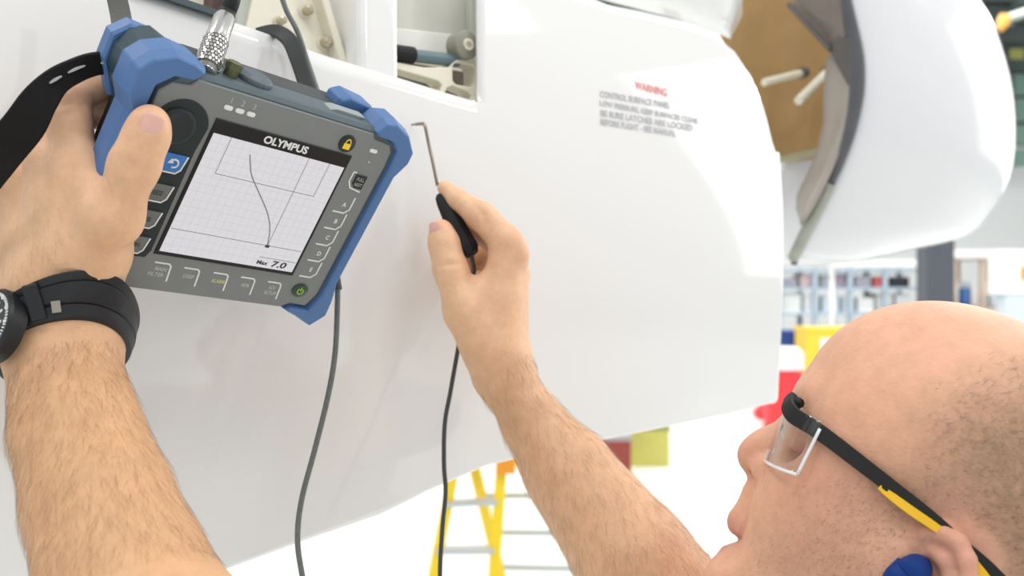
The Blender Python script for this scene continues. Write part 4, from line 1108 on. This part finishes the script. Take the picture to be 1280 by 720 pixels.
# the band: an oval loop round the wrist, tilted as worn
wc = P(79, 426, .626)
wtilt = wx + .0 * np.array([1, 0, 0]) + .28 * np.array([1, 0, 0]) * 0; 
wn = P(80, 455, .612) - P(68, 390, .634); wn /= np.linalg.norm(wn); wn = wn + np.array([-.06, 0, .0]); wn /= np.linalg.norm(wn)
we1 = np.cross(wn, np.array([0, 1.0, 0])); we1 /= np.linalg.norm(we1); we2 = np.cross(wn, we1)
NWR = 48; ALS = (-.0114, -.0085, -.005, 0.0, .006, .0118); wrad = np.zeros((len(ALS), NWR))
for ka, al in enumerate(ALS):
    for i in range(NWR):
        th = 2 * math.pi * i / NWR; dr_ = we1 * math.cos(th) + we2 * math.sin(th); r_ = .060
        for _ in range(40):
            e = sdf(wc + wn * al + dr_ * r_)
            if e < .0004: break
            r_ -= e * .8
        wrad[ka, i] = r_
for _ in range(3): wrad = np.maximum(wrad, (np.roll(wrad, 1, 1) + np.roll(wrad, -1, 1)) / 2)
for _ in range(4): wrad = (np.roll(wrad, 1, 1) + np.roll(wrad, -1, 1) + wrad) / 3
wrad = np.minimum(wrad, wrad[3:4] + .03)
for _ in range(2): wrad[1:-1] = (wrad[:-2] + 2 * wrad[1:-1] + wrad[2:]) / 4
def wring(th, off, along):
    t_ = (th / (2 * math.pi) * NWR) % NWR
    rs_ = [np.interp(t_, np.arange(NWR + 1), np.r_[w_, w_[0]]) for w_ in wrad]
    r_ = np.interp(along, ALS, rs_) + .0006 + .0032 * min(max(-along / .0070, 0), 1) + off
    return wc + (we1 * math.cos(th) + we2 * math.sin(th)) * r_ + wn * along
prof = [(-.0070, -.001), (-.0070, .0020), (-.0063, .0030), (-.0040, .0033), (-.0034, .0020), (-.0028, .0036), (.0050, .0042), (.0056, .0020), (.0064, .0034), (.0112, .0028), (.0122, .0018), (.0122, -.001)]
NTH = 64; vs = []; fs = []
for i in range(NTH):
    th = 2 * math.pi * i / NTH
    for (al, of) in prof: vs.append(wring(th, of, al))
k = len(prof)
for i in range(NTH):
    for j in range(k): fs.append((i * k + j, i * k + (j + 1) % k, ((i + 1) % NTH) * k + (j + 1) % k, ((i + 1) % NTH) * k + j))
bd = own(fix_normals(mesh_obj('watch_band', vs, fs, M_band)), watch); smooth_angle(bd, 35)
# case on the outer side of the wrist, partly outside the frame
wo = np.array([-.38, -.925, .0]); wo -= wn * (wo @ wn); wo /= np.linalg.norm(wo)
cc = wc + wo * (np.linalg.norm(wring(math.atan2(wo @ we2, wo @ we1), 0, 0) - wc) + .0010) + wn * .004
mbx = MB(); mbx.tube([cc - wo * .004, cc - wo * .003, cc + wo * .006, cc + wo * .0078, cc + wo * .0078], [.0205, .0222, .0222, .0208, .0175], 40); wcase = own(mbx.build('watch_case', M_band), watch); smooth_angle(wcase, 30)
mbx = MB(); mbx.tube([cc + wo * .0070, cc + wo * .0082], .0165, 36); dl = mbx.build('watch_dial', mat('watch_dial_black', (.01, .01, .012), .2)); dl.parent = wcase
ws = np.cross(wo, wn)
mbx = MB()
for i in range(60):
    a = 2 * math.pi * i / 60; r_ = np.cos(a) * wn + np.sin(a) * ws; tq = -np.sin(a) * wn + np.cos(a) * ws
    mbx.bar(cc + wo * .0081 + r_ * (.0172 if i % 5 else .0165), cc + wo * .0081 + r_ * .0192, .0010 if i % 5 else .0018, .0006, up=wo)
tk = mbx.build('bezel_marks', M_print); tk.parent = wcase; tk['kind'] = 'stuff'
for i in range(12):
    a = 2 * math.pi * i / 12; r_ = np.cos(a) * wn + np.sin(a) * ws
    mbx = MB(); mbx.bar(cc + wo * .0084 + r_ * .0115, cc + wo * .0084 + r_ * .0145, .0016, .0005, up=wo); hm = mbx.build('hour_mark', M_print); hm.parent = wcase
for a, l in ((.9, .008), (2.6, .0115)):
    r_ = np.cos(a) * wn + np.sin(a) * ws; mbx = MB(); mbx.bar(cc + wo * .0087, cc + wo * .0087 + r_ * l, .0012, .0004, up=wo); hh = mbx.build('watch_hand', M_print); hh.parent = wcase
for s in (-1, 1):
    lc = wc + we1 * 0; 
    ang = math.atan2(wo @ we2, wo @ we1) + s * .62
    mbx = MB(); a_, b_ = wring(ang, .0032, -.0062), wring(ang, .0032, .0116); mbx.bar(a_, b_, .009, .0055, up=wring(ang, .01, 0) - wring(ang, 0, 0)); lg = own(mbx.build('band_lug', M_band), watch); bevel(lg, .0012)
ang = math.atan2(wo @ we2, wo @ we1)
angs = [ang - .86, ang + .86]
best = min(angs, key=lambda t: wring(t, 0, 0)[1])
mbx = MB(); a_, b_ = wring(best, .0044, .0046), wring(best, .0044, .0104); mbx.bar(a_, b_, .0050, .0012, up=wring(best, .01, 0) - wring(best, 0, 0)); own(mbx.build('band_plate', mat('brushed_plate', (.36, .33, .29), .3, metal=.7)), watch)

# ------------------------------------------------------------------ safety glasses and earplug
gl = thing('safety_glasses', 'clear safety glasses with black and yellow temple arms worn by the man', 'glasses', loc=hp(990, 520))
M_gblack = mat('glasses_black', (.012, .013, .012), .5, spec=.3, bump=.05, bscale=2000); M_gyel = mat('glasses_yellow', (.80, .47, .010), .4)
M_lens = bpy.data.materials.new('clear_lens'); M_lens.use_nodes = True
nt = M_lens.node_tree; N = nt.nodes; Lk = nt.links; N.remove(N['Principled BSDF'])
tr = N.new('ShaderNodeBsdfTransparent'); tr.inputs[0].default_value = (.94, .95, .95, 1); gs = N.new('ShaderNodeBsdfGlossy'); gs.inputs['Roughness'].default_value = .04
lw_ = N.new('ShaderNodeLayerWeight'); lw_.inputs['Blend'].default_value = .5; fr = N.new('ShaderNodeMath'); fr.operation = 'MULTIPLY_ADD'; pw_ = N.new('ShaderNodeMath'); pw_.operation = 'POWER'; pw_.inputs[1].default_value = 3.5; Lk.new(lw_.outputs['Facing'], pw_.inputs[0]); Lk.new(pw_.outputs[0], fr.inputs[0]); fr.inputs[1].default_value = .5; fr.inputs[2].default_value = .05; ms = N.new('ShaderNodeMixShader')
Lk.new(fr.outputs[0], ms.inputs[0]); Lk.new(tr.outputs[0], ms.inputs[1]); Lk.new(gs.outputs[0], ms.inputs[2]); Lk.new(ms.outputs[0], N['Material Output'].inputs['Surface'])
mpx = HD / FPX
def gpt(px, py, lat): 
    return hp(px, py) + HL * lat / 100
def lenspt(s, t):       # s -1..1 far to near, t 0 top .. 1 bottom
    lat = 6.9 * math.sin(s * math.pi / 2 * .98)
    bk_ = 58 * (1 - math.cos(s * math.pi / 2 * .98)) ** 1.0
    top = np.array([988, 500.0]); bot = np.array([958, 574.0 - 14 * s * s])
    if abs(s) < .22: bot = bot + (top - bot) * .35 * (1 - abs(s) / .22)
    p = top + (bot - top) * t + np.array([.85, .53]) * bk_
    return gpt(p[0], p[1], lat)
NS, NT = 41, 11
vs = [lenspt(-1 + 2 * i / (NS - 1), j / (NT - 1)) for i in range(NS) for j in range(NT)]
fs = [(i * NT + j, i * NT + j + 1, (i + 1) * NT + j + 1, (i + 1) * NT + j) for i in range(NS - 1) for j in range(NT - 1)]
ln = own(mesh_obj('lens', vs, fs, M_lens, None, True), gl); s_ = ln.modifiers.new('t', 'SOLIDIFY'); s_.thickness = .0018; s_.offset = 0
mbx = MB(); mbx.tube([lenspt(-1 + 2 * i / 60, 1.0) for i in range(61)], .0011, 8); M_edge = mat('frosted_lens_edge', (.80, .81, .82), .25); own(mbx.build('lens_edge', M_edge, None, True), gl)
for s in (1, -1):
    mbx = MB(); mbx.tube([lenspt(s, .14 + .86 * j / 8) for j in range(9)], .0011, 8); own(mbx.build('lens_edge', M_edge, None, True), gl)
for q in ((lambda a: a), mir):
    mbx = MB(); pts_ = [q(gpt(981, 545, .9)), q(gpt(975, 556, 1.15)), q(gpt(970, 568, 1.5))]; mbx.tube(pts_, [.0018, .0024, .0018], 8); own(mbx.build('nose_pad', M_edge, None, True), gl)
# brow bar, wraps round the top of the lens and runs into the arms
mbx = MB(); mbx.tube([lenspt(-1 + 1.55 * i / 40, -.03) for i in range(41)], [.0042 - .0012 * math.cos((-1 + 1.55 * i / 40) * math.pi / 2) for i in range(41)], 10); own(mbx.build('brow_bar', M_gblack, None, True), gl)
def arm(q, first):
    cpx = [(988, 496, .585), (986, 508, .578), (993, 520, .571), (1014, 533, .566), (1042, 553, .5605), (1077, 580, .555), (1121, 614, .551), (1166, 648, .5495), (1202, 680, .549), (1236, 710, .551), (1270, 748, .556), (1290, 790, .565)]
    hh = [.0040, .0048, .0050, .0049, .0046, .0044, .0040, .0034, .0032, .0034, .0034, .003]
    cs = []
    for c in cpx:
        p_ = hd(*c); g_ = snap(p_, HL, .0030, .03); cs.append(q(g_ if c[0] < 1130 and ((g_ - p_) @ HL > 0 or c[0] > 1030) else p_))
    up = [np.array([.57, .0, .82])] * 2 + [np.array([.45, 0, .85])] * 10
    if not first: up = [np.array(u) for u in up]
    o = own(band(cs, up, hh, .0042, 'temple_arm', M_gblack), gl); smooth_angle(o, 40)
    ypx = [(1099, 609, .5520), (1110, 617, .5514), (1140, 639, .5496), (1176, 664, .5484), (1202, 687, .5478), (1228, 718, .549), (1252, 748, .553)]
    yh = [.0014, .0022, .0026, .0024, .0024, .0026, .0016]
    y = own(band([q(snap(hd(*c), HL, .0034, .03) if c[0] < 1130 else hd(*c)) for c in ypx], [np.array([.5, 0, .85])] * 7, yh, .0046, 'arm_grip', M_gyel), gl); smooth_angle(y, 40)
    tag(y, 'yellow rubber grip strip along the lower edge of the black arm')
arm(lambda a: a, True); arm(mir, False)
ep = thing('earplug', 'blue foam earplug in the ear of the man', 'earplug', loc=hd(1140, 715, .55))
mbx = MB(); e0 = hd(1140, 717, .547); e1 = hd(1152, 704, .562)
ad = (e1 - e0)
plug_pts = [(-.45, .0065), (-.35, .0090), (0, .0094), (.45, .0086), (.8, .0068), (1.0, .004)]
mbx.tube([e0 + ad * a for a, _ in plug_pts], [b_ for _, b_ in plug_pts], 20); o = own(mbx.build('plug_body', mat('blue_foam', (.003, .036, .20), .6, spec=.25, bump=.3, bscale=900)), ep); smooth_angle(o, 50)
mbx = MB(); mbx.tube([hd(1134, 712, .546), hd(1122, 722, .548), hd(1108, 740, .552), hd(1098, 762, .556)], [.0078, .0074, .0060, .004], 14); own(mbx.build('plug_stem', bpy.data.materials['blue_foam'], None, True), ep)

# ------------------------------------------------------------------ things across the hangar
def G(px, d): return (px - 640) / FPX * d        # x of a pixel column at depth d
def Zp(py, d): return EYE - (py - 360) / FPX * d
M_lad = mat('ladder_yellow', (.86, .62, .02), .35, noise=.05); M_lador = mat('ladder_orange', (.80, .30, .02), .4); M_alu = mat('aluminium', (.55, .57, .57), .35, metal=.6)
ld = thing('stepladder', 'yellow stepladder with orange cap, standing behind the right forearm', 'ladder', loc=(G(630, 4.6), 4.6, 0))
dl = 4.6
def ladp(px, py, d): return np.array([G(px, d), d, Zp(py, d)])
zt = Zp(566, dl)
railA0, railA1 = ladp(628, 566, dl), np.array([G(617, dl) - .02, dl - .10, 0.02])
railC0, railC1 = ladp(570, 572, dl + .05), np.array([G(541, dl) - .05, dl - .05, 0.02])
railB0, railB1 = ladp(646, 570, dl + .1), np.array([G(735, dl) + .12, dl + .55, 0.02])
railD0, railD1 = ladp(590, 572, dl + .12), np.array([G(600, dl) + .12, dl + .60, 0.02])
for a, b_ in ((railA0, railA1), (railC0, railC1), (railB0, railB1), (railD0, railD1)):
    mbx = MB(); mbx.bar(a, b_, .052, .050, up=(0, 1, 0)); r_ = own(mbx.build('rail', M_lad), ld); bevel(r_, .004)
    mbx = MB(); mbx.box(b_ + np.array([0, 0, .02]), (.06, .06, .06)); ft = mbx.build('rubber_foot', M_black); ft.parent = r_
mbx = MB(); mbx.box(ladp(604, 566, dl + .05), (.30, .20, .04)); mbx.box(ladp(632, 578, dl - .02), (.09, .12, .09)); bevel(own(mbx.build('cap', M_lador), ld), .008)
for k in range(1, 4):
    t = k * .25
    mbx = MB(); mbx.bar(railC0 + (railC1 - railC0) * t, railA0 + (railA1 - railA0) * t, .08, .025); bevel(own(mbx.build('step', M_alu), ld), .003)
    mbx = MB(); mbx.bar(railD0 + (railD1 - railD0) * t, railB0 + (railB1 - railB0) * t, .02, .025); own(mbx.build('rear_bar', M_alu), ld)
def crate(name, label, cat, px0, px1, py0, d, m, depth=.4, lid=None, group=None, zb=0.0):
    x0, x1 = G(px0, d), G(px1, d); z1 = Zp(py0, d)
    t = thing(name, label, cat, group, loc=((x0 + x1) / 2, d, zb))
    mbx = MB(); mbx.box(((x0 + x1) / 2, d + depth / 2, (zb + z1) / 2 - .01), (x1 - x0, depth, z1 - zb - .02)); bevel(own(mbx.build('body', m), t), .012)
    mbx = MB(); mbx.box(((x0 + x1) / 2, d + depth / 2, z1 - .02), ((x1 - x0) * 1.04, depth * 1.04, .05)); bevel(own(mbx.build('lid', lid or m), t), .01)
    return t
crate('storage_box', 'brownish red box on the floor beside the raised forearm', 'box', 745, 789, 545, 8.6, mat('dull_red', (.28, .045, .035), .5, noise=.1, nscale=4), .5, mat('grey_lid', (.35, .33, .33), .5))
crate('storage_box', 'yellow green box on the floor, right of the red box', 'box', 787, 837, 533, 9.2, mat('yellow_green', (.56, .54, .13), .5, noise=.2, nscale=4), .5, mat('olive_lid', (.30, .32, .10), .5))
# red bin with white cap, lying red hose reel, yellow cabinet, blue box
t = thing('red_bin', 'red bin with white lid standing behind the glasses', 'bin', loc=(G(988, 11.0), 11.0, 0))
M_red = mat('bright_red', (.72, .04, .05), .4, noise=.1, nscale=6)
mbx = MB(); cx = G(987, 11.0); mbx.tube([(cx, 11.2, 0.0), (cx, 11.2, .05), (cx, 11.2, Zp(462, 11.0))], [.22, .235, .19], 20); o = own(mbx.build('body', M_red), t); smooth_angle(o)
mbx = MB(); z0 = Zp(462, 11.0); mbx.tube([(cx, 11.2, z0 - .01), (cx, 11.2, z0 + .17), (cx, 11.2, z0 + .24)], [.215, .21, .14], 20); o = own(mbx.build('lid', mat('white_plastic', (.8, .8, .8), .4)), t); smooth_angle(o)
t = thing('red_cone', 'red traffic cone lying on the floor left of the red bin', 'cone', loc=(G(960, 12), 12, 0))
mbx = MB(); mbx.tube([(G(943, 12), 12, .12), (G(966, 12), 12, .19), (G(972, 12), 12, .2)], [.05, .18, .19], 16); o = own(mbx.build('body', M_red), t); smooth_angle(o)
mbx = MB(); mbx.box((G(976, 12), 12, .2), (.05, .4, .4)); own(mbx.build('foot', M_red), t)
t = crate('tool_cabinet', 'yellow cabinet with white panel standing behind the forehead', 'cabinet', 1008, 1078, 410, 12.0, mat('cabinet_yellow', (.85, .58, .05), .4, noise=.1, nscale=4), .5)
mbx = MB(); mbx.box((G(1040, 12), 11.985, Zp(437, 12)), (.30, .02, .28)); own(mbx.build('white_panel', mat('panel_white', (.85, .84, .75), .4)), t)
mbx = MB(); mbx.box((G(1022, 12), 11.985, Zp(470, 12)), (.12, .02, .14)); own(mbx.build('orange_panel', M_lador), t)
crate('parts_bin', 'blue box stacked behind the lid of the red bin', 'box', 971, 1002, 414, 12.7, mat('bin_blue', (.02, .06, .28), .4), .4)
# storage racks with boxes
M_rack = mat('rack_blue_grey', (.34, .42, .50), .5); M_rackb = mat('rack_brown', (.50, .40, .32), .5)
def rack(label, x0, x1, d, shelves, cols, ztop, m):
    t = thing('storage_rack', label, 'rack', None, loc=((x0 + x1) / 2, d, 0))
    for x in np.linspace(x0, x1, cols):
        for y in (d, d + .8):
            mbx = MB(); mbx.box((x, y, ztop / 2), (.07, .07, ztop)); own(mbx.build('upright', m), t)
    for z in shelves:
        mbx = MB(); mbx.box(((x0 + x1) / 2, d + .4, z), (x1 - x0, .9, .045)); own(mbx.build('shelf', m), t)
    return t
dr = 15.0
zs = [.35, .85, Zp(392, dr), Zp(361, dr)]
rack('blue grey rack of white boxes between the cowl and the dark pillar', G(975, dr), G(1150, dr), dr, zs + [Zp(338, dr)], 5, Zp(333, dr), M_rack)
cols_ = [(.82, .84, .86), (.72, .80, .86), (.80, .82, .80), (.60, .68, .75), (.84, .84, .84)]
bm_ = [mat('carton_' + w_, c, .6) for w_, c in zip(('white', 'pale_blue', 'cream', 'steel', 'chalk'), cols_)]
top_m = [mat('carton_pink', (.66, .52, .52), .6), mat('carton_grey', (.40, .40, .46), .6), mat('carton_violet', (.38, .30, .38), .6), mat('carton_red', (.70, .15, .15), .6), mat('carton_black', (.03, .03, .04), .6)]
words = ['leftmost', 'second', 'third', 'fourth', 'fifth', 'sixth', 'seventh', 'eighth']
for si, z in list(enumerate(zs))[2:]:
    x = G(979, dr); n = 0
    while x < G(1140, dr) and n < 7:
        w_ = [.26, .22, .30, .24, .28, .20, .26][(n + si) % 7]; h_ = [.26, .22, .28, .20, .24, .27, .23][(n * 2 + si) % 7] * (1.05 if si < 3 else .72)
        m = bm_[(n * 3 + si) % 5] if si < 3 else top_m[(1, 0, 1, 2, 1, 3, 4)[n]]
        mbx = MB(); mbx.box((x + w_ / 2, dr + .3, z + .023 + h_ / 2), (w_ - .02, .45, h_)); o = mbx.build('carton', m)
        tag(o, words[n] + ' carton from the left on the ' + ('upper' if si == 3 else 'lower') + ' shelf of the blue grey rack', 'carton', 'cartons on the blue grey rack'); x += w_ + .03; n += 1
dp = 9.5
mbx = MB(); mbx.box((G(1169, dp), dp, 2.2), (.262, .26, 4.4)); pl = mbx.build('pillar_post', mat('dark_blue_grey_steel', (.075, .082, .105), .45, noise=.1)); bevel(pl, .01); tag(pl, 'dark blue grey steel pillar rising behind the top of the head', 'pillar')
mbx = MB(); mbx.box((G(1095, 13.2), 13.2, Zp(329, 13.2)), (G(1150, 13.2) - G(1040, 13.2), .25, .085)); mbx.box((G(1043, 13.2), 13.3, Zp(329, 13.2) / 2), (.06, .06, Zp(329, 13.2))); tag(mbx.build('white_duct', mat('duct_white', (.85, .86, .86), .4)), 'long white duct rail under the nacelle, left of the dark pillar', 'duct')
mbx = MB(); mbx.box((G(1240, 13.2), 13.2, Zp(317, 13.2)), (G(1300, 13.2) - G(1186, 13.2), .25, .10)); mbx.box((G(1290, 13.2), 13.3, Zp(317, 13.2) / 2), (.06, .06, Zp(317, 13.2))); tag(mbx.build('white_duct', bpy.data.materials['duct_white']), 'white duct rail right of the dark pillar, above the brown rack', 'duct')
# equipment right of the pillar
dq = 14.0
rack('brown rack right of the dark pillar', G(1192, dq), G(1300, dq), dq, [.5, 1.1, Zp(385, dq), Zp(322, dq)], 4, Zp(316, dq), M_rackb)
for k, (a, b_, y0, m, s) in enumerate(((1195, 1202, 355, bm_[1], 'narrow pale blue carton beside the pillar on the brown rack'), (1207, 1216, 360, mat('bottle_blue', (.05, .15, .40), .4), 'small dark blue carton on the brown rack'), (1219, 1238, 352, bm_[0], 'white carton in the middle of the brown rack'), (1243, 1282, 370, bm_[3], 'wide steel grey carton low on the brown rack'))):
    mbx = MB(); zb_ = Zp(385, dq) + .023; mbx.box((G((a + b_) / 2, dq), dq + .3, (zb_ + Zp(y0, dq)) / 2), (G(b_, dq) - G(a, dq), .4, Zp(y0, dq) - zb_)); o = mbx.build('carton', m); tag(o, s, 'carton')
mbx = MB(); mbx.box((G(1266, 12.5), 12.5, Zp(340, 12.5)), (.48, .3, .55)); o = mbx.build('body', bm_[4])
t = thing('wall_cabinet', 'white cabinet with orange mark, at the right edge below the nacelle', 'cabinet', loc=(G(1266, 12.5), 12.5, Zp(340, 12.5))); own(o, t); bevel(o, .01)
mbx = MB(); mbx.box((G(1274, 12.5), 12.34, Zp(342, 12.5)), (.10, .02, .16)); own(mbx.build('orange_mark', M_lador), t)
mbx = MB(); mbx.box((G(1266, 12.5), 12.5, Zp(340, 12.5) / 2 - .14), (.30, .25, Zp(340, 12.5) - .28)); own(mbx.build('stand', bm_[3]), t)
# overhead crane piece at the upper right
t = thing('hoist_arm', 'pale green pipe arm with orange end fitting, high at the upper right', 'hoist', loc=(G(1260, 10), 10, Zp(20, 10)))
mbx = MB(); mbx.tube([(G(1256, 10), 10, Zp(24, 10)), (G(1400, 10), 10.2, Zp(-26, 10))], .045, 14); own(smooth_angle(mbx.build('arm', mat('pale_green_pipe', (.42, .48, .44), .5))), t)
mbx = MB(); mbx.tube([(G(1249, 10), 10, Zp(37, 10)), (G(1254, 10), 10, Zp(28, 10)), (G(1257, 10), 10, Zp(20, 10))], [.04, .065, .06], 14); own(smooth_angle(mbx.build('end_fitting', mat('fitting_orange', (.75, .38, .08), .45))), t)
mbx = MB(); mbx.box((G(1274, 19.5), 19.6, Zp(66, 19.5)), (.28, .04, .20)); tag(mbx.build('wall_sign', mat('yellow_green_sign', (.62, .64, .20), .5)), 'small yellow green sign on the far wall beside the nacelle', 'sign')
t = thing('wall_panel', 'teal green machine panel on the far wall at the right edge', 'panel', loc=(G(1278, 19), 19, Zp(150, 19)))
M_tealp = mat('teal_panel', (.20, .34, .28), .5, noise=.2)
for k, (y0, y1) in enumerate(((92, 118), (124, 150), (156, 180), (186, 206))):
    mbx = MB(); mbx.box((G(1283, 19), 19.2, (Zp(y0, 19) + Zp(y1, 19)) / 2), (.36, .3, Zp(y0, 19) - Zp(y1, 19))); own(mbx.build('panel_box', M_tealp), t)
